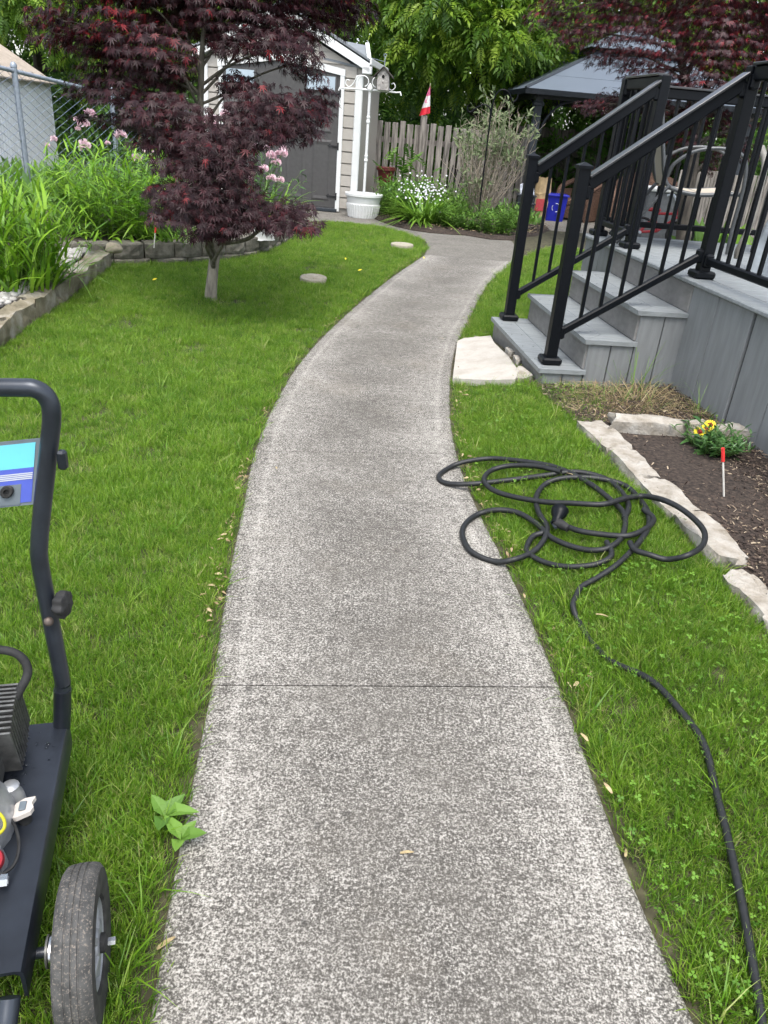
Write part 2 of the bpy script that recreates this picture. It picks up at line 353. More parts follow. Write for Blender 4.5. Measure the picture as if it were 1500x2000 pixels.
leafmat('grass', [(0, (.07, .175, .012)), (.4, (.145, .305, .018)), (.75, (.235, .41, .028)), (.92, (.34, .48, .06)), (1, (.5, .47, .2))], .42, .48, .4,
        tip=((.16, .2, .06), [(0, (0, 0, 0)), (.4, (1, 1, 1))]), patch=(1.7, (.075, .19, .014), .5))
leafmat('clover', [(0, (.07, .17, .015)), (1, (.16, .31, .035))], .5, .3)
leafmat('maple_red', [(0, (.014, .004, .006)), (.55, (.026, .006, .009)), (.88, (.04, .0065, .0105)), (.91, (.1, .007, .012)), (1, (.2, .012, .016))], .48, .2, .32)
leafmat('maple_red_far', [(0, (.022, .007, .01)), (.55, (.04, .01, .014)), (.88, (.06, .011, .016)), (.91, (.14, .012, .02)), (1, (.22, .02, .026))], .45, .2, .4)
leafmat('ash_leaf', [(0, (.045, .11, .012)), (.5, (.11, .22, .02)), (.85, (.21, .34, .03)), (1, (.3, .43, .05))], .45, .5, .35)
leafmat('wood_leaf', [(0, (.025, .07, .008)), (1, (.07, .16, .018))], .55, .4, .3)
leafmat('oats', [(0, (.07, .18, .012)), (.5, (.16, .34, .02)), (1, (.27, .46, .04))], .42, .4, .4)
leafmat('peony_leaf', [(0, (.03, .09, .02)), (1, (.09, .19, .05))], .4, .2, .45)
leafmat('lily_leaf', [(0, (.08, .19, .02)), (1, (.2, .35, .04))], .42, .3, .4)
leafmat('mound_leaf', [(0, (.055, .14, .02)), (1, (.16, .3, .045))], .5, .3)
leafmat('sage_leaf', [(0, (.1, .15, .065)), (1, (.24, .29, .15))], .6, .25)
leafmat('shrub_leaf', [(0, (.045, .13, .015)), (1, (.14, .28, .04))], .45, .3)
leafmat('dry_grass', [(0, (.2, .15, .07)), (.6, (.36, .29, .15)), (.85, (.44, .38, .22)), (1, (.1, .16, .03))], .7, .2)
leafmat('litter', [(0, (.12, .08, .045)), (.5, (.3, .22, .12)), (1, (.46, .37, .22))], .8, .15)
leafmat('mulch_chip', [(0, (.02, .014, .012)), (.7, (.07, .048, .038)), (.88, (.16, .12, .085)), (1, (.38, .31, .22))], .85, .0)
leafmat('peony_pink', [(0, (.62, .32, .42)), (.5, (.74, .55, .6)), (1, (.8, .73, .74))], .6, .35)
leafmat('petal_white', [(0, (.62, .6, .72)), (1, (.8, .79, .84))], .6, .3)
# ------------------------------------------------------------------ layout
DA = np.array([-.13274403, .99115035, 0]); DB = np.array([.99115035, .13274403, 0])
def D(a, b, z=0.0): return DA*a+DB*b+np.array([0, 0, z])
ST = [((195, 2700), (1640, 2700)), ((245, 2300), (1480, 2300)), ((290, 2000), (1360, 2000)), ((340, 1700), (1228, 1700)), ((412, 1338), (1095, 1342)), ((445, 1130), (1003, 1130)), ((475, 985), (930, 985)), ((497, 881), (893, 887)),
      ((540, 780), (879, 790)), ((600, 690), (887, 690)), ((680, 610), (915, 625)), ((760, 545), (955, 553)), ((830, 497), (1003, 511))]
EL = catmull([g(*a)[:2] for a, b in ST], 8); ER = catmull([g(*b)[:2] for a, b in ST], 8)
def sstep(x): x = np.clip(x, 0, 1); return x*x*(3-2*x)
def T(x, y):
    x = np.asarray(x, float); y = np.asarray(y, float); ex = np.interp(y, ER[:, 1], ER[:, 0])
    return .10*sstep((x-ex)/.5)*(1-.65*sstep((y-5.0)/1.2))*sstep((y-.3)/1.5)
def gt(px, py, dz=0.0):
    z = 0.
    for _ in range(12): P = g(px, py, z+dz); z = float(T(P[0], P[1]))
    return P
struct(MB().add([(-60, -20, -.12), (60, -20, -.12), (60, 90, -.12), (-60, 90, -.12)], [(0, 1, 2, 3)]).build('ground', MATS['earth']))
gx = np.arange(-7, 9.01, .1); gy = np.arange(-1.5, 13.01, .1); GX, GY = np.meshgrid(gx, gy); nx = len(gx)
GV = np.stack([GX, GY, T(GX, GY)-.012], -1).reshape(-1, 3)
GF = [(j*nx+i, j*nx+i+1, (j+1)*nx+i+1, (j+1)*nx+i) for j in range(len(gy)-1) for i in range(nx-1)]
lawn_m = MB().add(GV, GF).mesh('lawn', 60); struct(put('lawn', lawn_m, MATS['earth']))
# path, cast in slabs with tooled joints
path = bpy.data.objects.new('path', None); col.objects.link(path); struct(path)
def slab(L, Rr, mat, gap0=.004, gap1=.004):
    L = L.copy(); Rr = Rr.copy()
    for E_ in (L, Rr):
        d = E_[1]-E_[0]; E_[0] += d/np.linalg.norm(d)*gap0; d = E_[-2]-E_[-1]; E_[-1] += d/np.linalg.norm(d)*gap1
    cols = [0, 0, .012, .05, .08, .11, .16, .25]; V = []; ed = []
    wdt = np.linalg.norm(Rr-L, axis=1); rows = []
    for i in range(len(L)):
        d = (Rr[i]-L[i])/wdt[i]; ss = [(0, -.13), (0, -.014), (.003, -.004), (.012, 0)]+[(c, 0) for c in (.04, .065, .09, .13, .2, .3)]
        ss = ss+[(wdt[i]/2, 0)]+[(wdt[i]-a, z) for a, z in ss[::-1]]
        row = []
        for a, z in ss:
            zz = z
            if i in (0, len(L)-1) and z > -.1: zz = z-.006
            row.append((L[i][0]+d[0]*a, L[i][1]+d[1]*a, zz)); ed.append(min(a, wdt[i]-a))
        rows.append(row)
    for e in (0, -1):                       # rounded slab ends
        pass
    n = len(rows[0]); V = [p for r_ in rows for p in r_]
    F = [(i*n+j, i*n+j+1, (i+1)*n+j+1, (i+1)*n+j) for i in range(len(rows)-1) for j in range(n-1)]+[tuple(range(n)), tuple(range((len(rows)-1)*n, len(rows)*n))]
    me = MB().add(V, F).mesh('slab', 50); a = me.attributes.new('edge', 'FLOAT', 'POINT'); a.data.foreach_set('value', np.array(ed, np.float32))
    return put('slab', me, MATS[mat], path)
def rowsplit(i0, i1):
    e = .03; k = np.arange(i0, i1+1).astype(float); k = np.concatenate([[k[0], k[0]+e], k[1:-1], [k[-1]-e, k[-1]]])
    f = lambda E_: np.stack([np.interp(k, np.arange(len(E_)), E_[:, q]) for q in (0, 1)], 1); return f(EL), f(ER)
for i0, i1, m_ in ((0, 32, 'concrete'), (32, 56, 'concrete'), (56, 80, 'concrete'), (80, 96, 'concrete')): slab(*rowsplit(i0, i1), m_, .0015 if i0 == 56 else .004, .0015 if i1 == 56 else .004)
P2 = lambda L_: [tuple(g(*q)[:2]) for q in L_]
lawn_top = [(836, 484), (833, 473), (815, 464), (790, 455), (765, 448), (740, 442), (690, 436), (640, 434), (600, 434)]
apron = [tuple(EL[-1]+(0, .006))]+P2(lawn_top)+[(-2.2, 12.1), (-2.2, 13.6), (-.5, 14.6), (7, 16.4), (7, 12.5), (2.6, 11.9)]+P2([(1095, 484), (1050, 494)])+[tuple(ER[-1]+(0, .006))]
ap_c = np.mean(np.array(apron), 0)
o_ = MB().prism(apron, -.12, -.001).build('slab', MATS['concrete_far'], path)
# ------------------------------------------------------------------ planting beds (soil)
def mound(name, poly, z0, z1, mat, inset=.12, kind='structure'):
    P = np.array(poly)[:, :2]; c = P.mean(0); mb = MB(); n = len(P); q = P+(c-P)*inset; q2 = P+(c-P)*.6
    V = [(p[0], p[1], z0-.12) for p in P]+[(p[0], p[1], z0) for p in P]+[(p[0], p[1], z1) for p in q]+[(p[0], p[1], z1+.02) for p in q2]+[(c[0], c[1], z1+.03)]
    F = []
    for k in range(3): F += [(k*n+i, k*n+(i+1) % n, (k+1)*n+(i+1) % n, (k+1)*n+i) for i in range(n)]
    F += [(3*n+i, 3*n+(i+1) % n, 4*n) for i in range(n)]
    o = struct(mb.add(V, F).build(name, MATS[mat])); return o
bed_mid = P2([(730, 427), (745, 433), (770, 442), (805, 450), (840, 455), (875, 458), (910, 460), (957, 468), (1003, 470), (1050, 465), (1077, 453), (1067, 445), (1050, 433)])+[(1.9, 15.3), (-.5, 15.35), (-.6, 13.4)]
mound('garden_bed', bed_mid, .01, .045, 'soil', .05)
wallfront = [(-3.35, 6.95), (-3.045, 7.093), (-2.756, 7.269), (-2.545, 7.435), (-2.09, 7.762), (-1.70, 8.271), (-1.53, 8.835), (-1.45, 9.723), (-1.5, 10.8), (-1.65, 11.45)]
wf = catmull(wallfront, 6)
bed_l = [tuple(p+np.array([-.12, .1])) for p in wf]+[(-1.9, 12.2), (-2.3, 13.1), (-6, 13.2), (-5.0, 9.8), (-4.2, 7.5), (-3.9, 6.6)]
mound('garden_bed', bed_l, .12, .15, 'soil', .03)
edge_l = [g(-60, 735)[:2], g(0, 680)[:2], g(60, 635)[:2], g(105, 605)[:2], g(170, 560)[:2], g(214, 523)[:2]]
bed_ll = [tuple(p+np.array([-.08, 0])) for p in edge_l]+[(-2.95, 7.15), (-3.6, 6.8), (-5.0, 8.5), (-4.9, 3.2)]
mound('garden_bed', bed_ll, .05, .10, 'soil', .03)
bed_r = [gt(1152, 850)[:2], gt(1195, 900)[:2], gt(1262, 965)[:2], gt(1340, 1025)[:2], gt(1440, 1115)[:2], gt(1520, 1210)[:2], D(2.0, 1.75)[:2], D(2.0, 2.3)[:2], D(4.3, 2.3)[:2], D(4.1, 1.75)[:2], D(4.12, 1.35)[:2]]
mound('garden_bed', bed_r, .06, .105, 'soil', .05)
# ------------------------------------------------------------------ grass
left_poly = [tuple(p) for p in EL]+P2(lawn_top)+[tuple(p) for p in wf[::-1][:-4]]+[tuple(p) for p in edge_l[::-1]]+[(-2.6, 2.0), (-2.6, -1.2)]
right_poly = [tuple(p) for p in ER]+P2([(1050, 494), (1095, 484)])+[tuple(D(9.5, 4.5)[:2]), tuple(D(6.2, 2.3)[:2]), tuple(D(5.4, 1.45)[:2]), tuple(D(4.25, 1.45)[:2])]+[tuple(p) for p in (gt(1190, 764)[:2], gt(1180, 805)[:2], gt(1160, 862)[:2], gt(1215, 930)[:2], gt(1300, 1000)[:2], gt(1400, 1090)[:2], gt(1440, 1165)[:2], gt(1500, 1240)[:2], gt(1700, 1500)[:2])]+[(1.75, -.8), (1.0, -1.2)]
SLABP = [tuple(gt(*q, .02)[:2]) for q in [(893, 668), (906, 662), (958, 657)]]+[tuple(D(5.15, 1.36)[:2]), tuple(D(4.7, 1.35)[:2]), tuple(D(4.36, 1.33)[:2])]+[tuple(gt(*q, .02)[:2]) for q in [(1006, 744), (950, 744), (884, 740)]]
def tuft(nb, rad, hmin, hmax, wmin, wmax, lean, seed):
    r = random.Random(seed); V = []; F = []; tt = []
    for _ in range(nb):
        a = r.uniform(0, 6.28); d = rad*math.sqrt(r.random()); x0, y0 = d*math.cos(a), d*math.sin(a); h = r.uniform(hmin, hmax); wd = r.uniform(wmin, wmax)
        a2 = a+r.uniform(-1.2, 1.2); ln = lean*r.uniform(.15, 1.1); dx, dy = math.cos(a2), math.sin(a2); fa = r.uniform(0, 6.28); px, py = math.cos(fa)*wd/2, math.sin(fa)*wd/2; b = len(V)
        for t in (0, .45, .8, 1):
            off = ln*h*t*t; z = h*t*(1-.3*ln*t); k = (1, .9, .55, 0)[(0, .45, .8, 1).index(t)]
            if t < 1: V += [(x0+dx*off-px*k, y0+dy*off-py*k, z), (x0+dx*off+px*k, y0+dy*off+py*k, z)]; tt += [t, t]
            else: V.append((x0+dx*off, y0+dy*off, z)); tt.append(1)
        F += [(b, b+1, b+3, b+2), (b+2, b+3, b+5, b+4), (b+4, b+5, b+6)]
    return V, F, tt
def gn_scatter(name, tufts, pts, rot, scl, var, mat):
    V, F, kd, tt = [], [], [], []
    for k, (v, f, t) in enumerate(tufts): F += [tuple(i+len(V) for i in q) for q in f]; V += v; kd += [k]*len(v); tt += t
    n0 = len(V); me = bpy.data.meshes.new(name); me.from_pydata(V+pts.tolist(), [], F); n = len(me.vertices); m = n-n0
    def attr(nm, typ, arr, key='value'): a = me.attributes.new(nm, typ, 'POINT'); a.data.foreach_set(key, np.ascontiguousarray(arr).ravel())
    attr('kd', 'INT', np.array(kd+[-1]*m, np.int32)); attr('t', 'FLOAT', np.array(tt+[0]*m, np.float32))
    attr('rot', 'FLOAT_VECTOR', np.concatenate([np.zeros((n0, 3)), rot]).astype(np.float32), 'vector'); attr('scl', 'FLOAT', np.concatenate([np.ones(n0), scl]).astype(np.float32))
    attr('var', 'INT', np.concatenate([np.zeros(n0), var]).astype(np.int32))
    me.materials.append(MATS[mat]); o = bpy.data.objects.new(name, me); col.objects.link(o)
    ng = bpy.data.node_groups.new(name, 'GeometryNodeTree'); ng.interface.new_socket('Geometry', in_out='INPUT', socket_type='NodeSocketGeometry'); ng.interface.new_socket('Geometry', in_out='OUTPUT', socket_type='NodeSocketGeometry')
    N = ng.nodes.new; Lk = ng.links.new; gi = N('NodeGroupInput'); go = N('NodeGroupOutput')
    def named(nm, typ):
        q = N('GeometryNodeInputNamedAttribute'); q.data_type = typ; q.inputs['Name'].default_value = nm; return q.outputs[0]
    def sel(k):
        c = N('FunctionNodeCompare'); c.data_type = 'INT'; c.operation = 'EQUAL'; Lk(named('kd', 'INT'), c.inputs[2]); c.inputs[3].default_value = k
        s_ = N('GeometryNodeSeparateGeometry'); s_.domain = 'POINT'; Lk(gi.outputs[0], s_.inputs[0]); Lk(c.outputs[0], s_.inputs[1]); return s_.outputs[0]
    j = N('GeometryNodeJoinGeometry')
    for k in range(len(tufts))[::-1]:
        q = N('GeometryNodeGeometryToInstance'); Lk(sel(k), q.inputs[0]); Lk(q.outputs[0], j.inputs[0])
    ip = N('GeometryNodeInstanceOnPoints'); Lk(sel(-1), ip.inputs['Points']); Lk(j.outputs[0], ip.inputs['Instance']); ip.inputs['Pick Instance'].default_value = True
    Lk(named('var', 'INT'), ip.inputs['Instance Index']); Lk(named('rot', 'FLOAT_VECTOR'), ip.inputs['Rotation']); Lk(named('scl', 'FLOAT'), ip.inputs['Scale']); Lk(ip.outputs[0], go.inputs[0])
    md = o.modifiers.new('scatter', 'NODES'); md.node_group = ng; return o
def vnoise(x, y, s, seed=0):
    r = np.random.default_rng(seed); tb = r.random((64, 64)); u = x*s; v = y*s; i = np.floor(u).astype(int); j = np.floor(v).astype(int); a = sstep(u-i); b = sstep(v-j)
    q = lambda di, dj: tb[(i+di) % 64, (j+dj) % 64]
    return (q(0, 0)*(1-a)+q(1, 0)*a)*(1-b)+(q(0, 1)*(1-a)+q(1, 1)*a)*b
def lawn_points(poly, x0, x1, y0, y1, dens, holes):
    n = int((x1-x0)*(y1-y0)*dens); x = rng.uniform(x0, x1, n); y = rng.uniform(y0, y1, n); m = inpoly(x, y, poly)
    for h in holes: m &= ~inpoly(x, y, h)
    # fewer tufts are needed far away
    keep = rng.random(n) < np.clip(1.25-.09*y, .35, 1); m &= keep
    return x[m], y[m]
TUFTS = [tuft(18, .032, .028, .055, .0017, .003, .8, 1), tuft(18, .03, .03, .06, .0016, .003, .7, 2), tuft(17, .035, .025, .05, .0017, .0032, 1.0, 3), tuft(15, .03, .035, .068, .0016, .003, .6, 4),
         tuft(9, .012, .06, .12, .0022, .0042, .9, 5), tuft(18, .034, .025, .048, .0018, .0032, .9, 6)]
DISC = [(-.06, 9.953, .145), (-.847, 7.294, .128)]
gx_, gy_ = lawn_points(left_poly, -2.8, .4, -.6, 12, 2800, [])
nx1, ny1 = lawn_points(left_poly, -1.6, -.2, -.4, 3.0, 1500, []); gx_ = np.concatenate([gx_, nx1]); gy_ = np.concatenate([gy_, ny1])
hx_, hy_ = lawn_points(right_poly,   .25, 4.5, -.6, 11.3, 2800, [SLABP, [tuple(D(4.15, 1.35)[:2]), tuple(D(5.5, 1.35)[:2]), tuple(D(5.5, 3)[:2]), tuple(D(4.15, 3)[:2])]])
nx1, ny1 = lawn_points(right_poly, .3, 1.8, -.4, 4.0, 1500, []); hx_ = np.concatenate([hx_, nx1]); hy_ = np.concatenate([hy_, ny1])
# keep clear of the stone discs and the maple trunk
for dx, dy, dr in DISC+[(-1.576, 6.285, .07)]:
    m = (gx_-dx)**2+((gy_-dy)*.8)**2 > (dr*.86)**2; gx_ = gx_[m]; gy_ = gy_[m]
PX = np.concatenate([gx_, hx_]); PY = np.concatenate([gy_, hy_])
dE = np.minimum(np.abs(PX-np.interp(PY, EL[:, 1], EL[:, 0])), np.abs(PX-np.interp(PY, ER[:, 1], ER[:, 0])))
thin = (vnoise(PX, PY, 3.1, 3) < .16) & (rng.random(len(PX)) < .5); thin |= (dE < .035) & (rng.random(len(PX)) < .5); thin |= dE < .014
PX, PY, dE = PX[~thin], PY[~thin], dE[~thin]; nP = len(PX)
hgt = .56+.3*vnoise(PX, PY, 1.3, 5)+.25*vnoise(PX, PY, 6, 6)+.12*np.clip(PY-3, 0, 5)/5+.08*np.exp(-dE/.05)
var = rng.choice([0, 1, 2, 3, 5], nP); tall = rng.random(nP) < np.where(dE < .06, .06, .01); var[tall] = 4
pts = np.stack([PX, PY, T(PX, PY)-.012], 1); rot = np.stack([rng.normal(0, .12, nP), rng.normal(0, .12, nP), rng.uniform(0, 6.28, nP)], 1)
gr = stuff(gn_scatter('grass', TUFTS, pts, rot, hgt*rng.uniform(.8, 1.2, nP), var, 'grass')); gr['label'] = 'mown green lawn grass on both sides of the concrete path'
# ------------------------------------------------------------------ garden shed
SE = np.array([.9968, -.08, 0]); SN = np.array([-.08, -.9968, 0]); SC = np.array([-.873, 13.18, 0]); SAX = np.array([SE, -SN, [0, 0, 1]])
def S(u, n, z): return SC+SE*u+SN*n+np.array([0, 0, z])      # u to the right along the front, n towards the viewer
shed = thing('garden_shed', 'beige plastic garden shed with white trim and dark grey double doors', 'shed', S(-1.26, 0, 0))
UL, UR, DEP = -2.52, 0.0, 2.0
def gz(u): return 2.66-abs(u+1.26)*.47
rows_ = np.arange(.06, 2.0, .168)
for k, z in enumerate(rows_):
    for (a, b) in ((UL+.1, -2.23), (-.29, UR-.1)):
        h = .164; tl = np.array([SE, -SN*.995+np.array([0, 0, .07]), [0, -.0, 1.]])
        mb = MB(); zt = z+h
        P = [S(a, .012, z), S(b, .012, z), S(b, .014, z+.12), S(a, .014, z+.12)]
        V = [S(a, .022, z+.012), S(b, .022, z+.012), S(b, .016, zt-.01), S(a, .016, zt-.01), S(a, 0, z), S(b, 0, z), S(b, 0, zt), S(a, 0, zt)]
        mb.add(V, [(0, 1, 2, 3), (4, 5, 1, 0), (3, 2, 6, 7), (0, 3, 7, 4), (1, 5, 6, 2), (4, 7, 6, 5)]); mb.build('siding_plank', MATS['shed_siding'], shed)
for k in range(4):       # planks of the gable
    z = 2.09+k*.145; hw = min(1.26, (2.66-.06-z)/.47); hw2 = min(1.26, (2.66-.06-z-.14)/.47)
    if hw2 <= 0.05: hw2 = .02
    P = [S(-1.26-hw, .0, z), S(-1.26+hw, .0, z), S(-1.26+hw2, .0, z+.138), S(-1.26-hw2, .0, z+.138)]
    MB().extr(P, SN*.018).build('siding_plank', MATS['shed_siding'], shed)
m_ = MB(); m_.extr([S(UL, -.01, 0), S(UR, -.01, 0), S(UR, -.01, 2.02), S(-1.26, -.01, 2.6), S(UL, -.01, 2.02)], -SN*.03)
m_.box(S(UR-.02, -DEP/2-.05, 1.0), (.04, DEP, 2.0), SAX); m_.box(S(UL+.02, -DEP/2-.05, 1.0), (.04, DEP, 2.0), SAX); m_.box(S(-1.26, -DEP-.03, 1.0), (2.5, .04, 2.0), SAX)
m_.build('wall', MATS['shed_siding'], shed)
for u in (UL+.05, UR-.05): MB().box(S(u, .02, .98), (.115, .06, 1.96), SAX, .012).build('corner_trim', MATS['white_plastic'], shed)
for u in (-2.21, -.31): MB().box(S(u, .025, 1.0), (.07, .05, 1.98), SAX, .008).build('door_frame', MATS['white_plastic'], shed)
arc = [(-2.25, 1.93), (-1.26, 2.085), (-.27, 1.93), (-.27, 2.02), (-1.26, 2.185), (-2.25, 2.02)]
MB().extr([S(u, .005, z) for u, z in arc], SN*.05).build('door_header', MATS['white_plastic'], shed)
MB().box(S(-1.26, .03, .03), (1.9, .1, .05), SAX, .005).build('sill', MATS['gazebo_dark'], shed)
for si, u0 in ((1, -.345), (-1, -2.175)):
    ui = -1.265 if si > 0 else -1.255; a, b = min(u0, ui), max(u0, ui)
    zi = 2.085; zo = 1.945
    pl = [S(a, .0, .06), S(b, .0, .06), S(b, 0, zo if si > 0 else zi), S(a, 0, zi if si > 0 else zo)]
    door = MB().extr(pl, SN*.022).build('door', MATS['shed_door'], shed); wd = b-a
    for q in (0, 1):
        cx = a+wd*(.27+.46*q)
        for z0, z1 in ((.16, 1.05), (1.14, 1.5)):
            ring = MB(); hw = wd*.17
            V = [S(cx-hw, .022, z0), S(cx+hw, .022, z0), S(cx+hw, .022, z1), S(cx-hw, .022, z1), S(cx-hw+.03, .032, z0+.03), S(cx+hw-.03, .032, z0+.03), S(cx+hw-.03, .032, z1-.03), S(cx-hw+.03, .032, z1-.03),
                 S(cx-hw+.06, .024, z0+.075), S(cx+hw-.06, .024, z0+.075), S(cx+hw-.06, .024, z1-.075), S(cx-hw+.06, .024, z1-.075)]
            F = [(i, (i+1) % 4, 4+(i+1) % 4, 4+i) for i in range(4)]+[(4+i, 4+(i+1) % 4, 8+(i+1) % 4, 8+i) for i in range(4)]+[(8, 9, 10, 11)]
            ring.add(V, F).build('raised_panel', MATS['shed_door'], door)
    wx = -.64 if si > 0 else -1.9
    MB().box(S(wx, .026, 1.82), (.5, .02, .25), SAX, .004).build('window_frame', MATS['shed_door'], door)
    MB().box(S(wx, .034, 1.82), (.44, .01, .19), SAX).build('window_pane', MATS['window_glass'], door)
    hx = u0-si*.06
    for z in (.97, .24, 1.7):
        h = MB().box(S(hx, .03, z), (.11, .014, .03), SAX, .004); h.box(S(u0+si*.012, .05, z), (.022, .022, .11), SAX, .004); h.add([S(hx-si*.05, .037, z-.035), S(hx-si*.1, .037, z), S(hx-si*.05, .037, z+.035), S(hx-si*.05, .026, z)], [(0, 1, 2), (0, 3, 1), (1, 3, 2)]); h.build('hinge', MATS['hinge_black'], door)
MB().tube([S(-1.2, .03, 1.02), S(-1.2, .07, 1.03), S(-1.2, .07, 1.15), S(-1.2, .03, 1.16)], .012).build('door_handle', MATS['hinge_black'], shed, 50)
for sg in (-1, 1):       # bargeboards and roof slopes
    e = -1.26+sg*1.36; P = [S(-1.26, .02, 2.645), S(e, .02, 2.645-1.36*.47), S(e, .02, 2.645-1.36*.47+.115), S(-1.26, .02, 2.78)]
    MB().extr(P, SN*.09).build('fascia', MATS['white_plastic'], shed)
    P = [S(-1.26, .1, 2.80), S(e, .1, 2.80-1.36*.48), S(e, -DEP-.1, 2.80-1.36*.48), S(-1.26, -DEP-.1, 2.80)]
    rf = MB().extr(P, (0, 0, .03)).build('roof', MATS['shed_roof'], shed)
    MB().box(S(e+sg*.012, -DEP/2, 2.80-1.36*.48+.0), (.03, DEP+.2, .09), SAX, .006).build('eave_trim', MATS['white_plastic'], rf)
# front roof slope at the right of the gable, rising away from the eave
P = [S(-.62, .02, 2.16), S(.1, .02, 2.06), S(-.1, -.9, 2.42), S(-.85, -.9, 2.5)]
rp = MB().extr(P, (0, 0, -.03)).build('roof_slope', MATS['shed_roof'], shed)
MB().extr([S(.07, .03, 2.065), S(.13, .03, 2.065), S(-.07, -.9, 2.43), S(-.13, -.9, 2.43)], (0, 0, .03)).build('eave_trim', MATS['white_plastic'], rp)
MB().box(S(.06, .05, 2.03), (.14, .12, .1), SAX, .01).build('eave_return', MATS['white_plastic'], shed)
# ------------------------------------------------------------------ planter pot with white hanger pole
PP = g(708, 424); pot = thing('planter_pot', 'white fluted plastic planter at the corner of the shed', 'planter', PP)
MB().lathe([(.001, 0), (.225, 0), (.262, .2), (.255, .21), (.275, .31), (.295, .315), (.297, .35), (.27, .352), (.25, .28), (.001, .27)], PP, n=36).build('pot_body', MATS['white_plastic'], pot, 30)
for k in range(36):
    a = k*2*math.pi/36; d = np.array([math.cos(a), math.sin(a), 0]); MB().tube([PP+d*.226+[0, 0, .01], PP+d*.262+[0, 0, .195]], .011, 5).build('flute', MATS['white_plastic'], pot, 50)
MB().lathe([(.001, .26), (.25, .262), (.24, .29), (.001, .3)], PP, n=20).build('potting_soil', MATS['soil'], pot)
pole = thing('hanger_pole', 'white metal pole with scroll hooks standing in the white planter', 'hanger pole', PP+np.array([0, 0, .3]))
P0 = PP+np.array([.0, 0, 0]); mb = MB().tube([P0+[0, 0, .28], P0+[0, 0, 1.75]], .021, 12)
for z in (.8, 1.33): mb.lathe([(.021, 0), (.03, .01), (.03, .03), (.025, .04), (.025, .07), (.03, .08), (.021, .1)], P0+[0, 0, z], n=12)
mb.build('post', MATS['white_plastic'], pole, 40)
MB().lathe([(.03, 0), (.045, .02), (.04, .06), (.004, .11)], P0+[0, 0, 1.75], n=12).build('finial', MATS['white_plastic'], pole, 50)
for sg in (-1, 1):
    c = P0+[0, 0, 1.77]; h = MB().tube([c+SE*sg*x+np.array([0, 0, z]) for x, z in ((0, 0), (.25, -.0), (.4, -.005), (.45, .005), (.47, -.04))], .011, 8)
    sp = [c+SE*sg*(.1+.09*math.cos(t)*(1-t/16))+np.array([0, 0, .1+.085*math.sin(t)*(1-t/16)]) for t in np.linspace(4.4, -2.0, 22)]
    h.tube(sp, .0085, 6); h.tube(catmull([c+SE*sg*x+np.array([0, 0, z]) for x, z in ((.13, .18), (.2, .16), (.26, .06), (.32, .02), (.37, .06), (.35, .11), (.31, .1))], 5), .0085, 6)
    h.build('scroll_hook', MATS['white_plastic'], pole, 60)
# birdhouse on a wire
BH = at(748, 176, 11.15); bh = thing('birdhouse', 'small weathered wooden birdhouse hanging beside the shed roof', 'birdhouse', BH)
BX = lambda u, n, z: BH+SE*u+SN*n+np.array([0, 0, z])
MB().extr([BX(-.085, .07, 0), BX(.085, .07, 0), BX(.085, .07, .19), BX(0, .07, .28), BX(-.085, .07, .19)], -SN*.14).build('body', MATS['birdhouse_wood'], bh)
for sg in (-1, 1): MB().extr([BX(0, .1, .3), BX(sg*.14, .1, .175), BX(sg*.14, .1, .155), BX(0, .1, .28)], -SN*.2).build('roof', MATS['bark_dark'], bh)
MB().lathe([(.001, 0), (.022, 0), (.022, .004), (.001, .004)], BX(0, .072, .17), [SE, [0, 0, 1], SN], 12).build('entrance_hole', MATS['dark_hole'], bh)
MB().tube([BX(0, .09, .09), BX(0, .11, .09)], .006, 6).build('perch', MATS['bark_dark'], bh)
wr = MB().tube([BX(0, 0, .29), BX(0, 0, .42)], .007, 6); wr.tube([BX(0, .0, .36), S(.08, .1, 2.2)], .003, 4); wr.tube([BX(.02*math.cos(a), 0, .44+.02*math.sin(a)) for a in np.linspace(0, 6.28, 9)], .005, 5); wr.build('hanging_wire', MATS['galvanised'], bh)
# ------------------------------------------------------------------ neighbour's metal shed
W0 = np.array([-6.51, 13.1, -.02]); W1 = np.array([-7.63, 17.68, -.02]); wd_ = (W1-W0)/np.linalg.norm(W1-W0); wl_ = np.array([-wd_[1], wd_[0], 0]); Wn = W0-wd_*4
ns = thing('neighbour_shed', 'white corrugated metal shed behind the chain-link fence', 'shed', (W0+W1)/2+wl_*1.2)
Lw = np.linalg.norm(W1-Wn)
for k in range(int(Lw/.19)):
    a = Wn+wd_*(k*.19); P = [a, a+wd_*.05+wl_*.02, a+wd_*.12+wl_*.02, a+wd_*.17, a+wd_*.19]
    V = [p for p in P]+[p+np.array([0, 0, 1.58]) for p in P]; MB().add(V, [(i, i+1, 6+i, 5+i) for i in range(4)]).build('wall_panel', MATS['metal_white'], ns)
MB().extr([W1, W1+wl_*2.6, W1+wl_*2.6+[0, 0, 1.58], W1+wl_*1.3+[0, 0, 2.35], W1+[0, 0, 1.58]], wd_*.03).build('gable_wall', MATS['metal_white'], ns)
MB().extr([Wn+wl_*.05, W1+wl_*.05, W1+wl_*.05+[0, 0, 1.57], Wn+wl_*.05+[0, 0, 1.57]], wl_*.03).build('wall', MATS['metal_white'], ns)
for k in range(int((Lw+.3)/.22)):
    a = Wn+wd_*(k*.22); q0 = a-wl_*.12+np.array([0, 0, 1.54]); q1 = a+wl_*1.3+np.array([0, 0, 2.42])
    MB().extr([q0, q0+wd_*.218, q1+wd_*.218, q1], (0, 0, .02)).build('roof_sheet', MATS['roof_tan'], ns)
    MB().tube([q0+[0, 0, .025], q1+[0, 0, .025]], .014, 4).build('roof_rib', MATS['roof_tan'], ns)
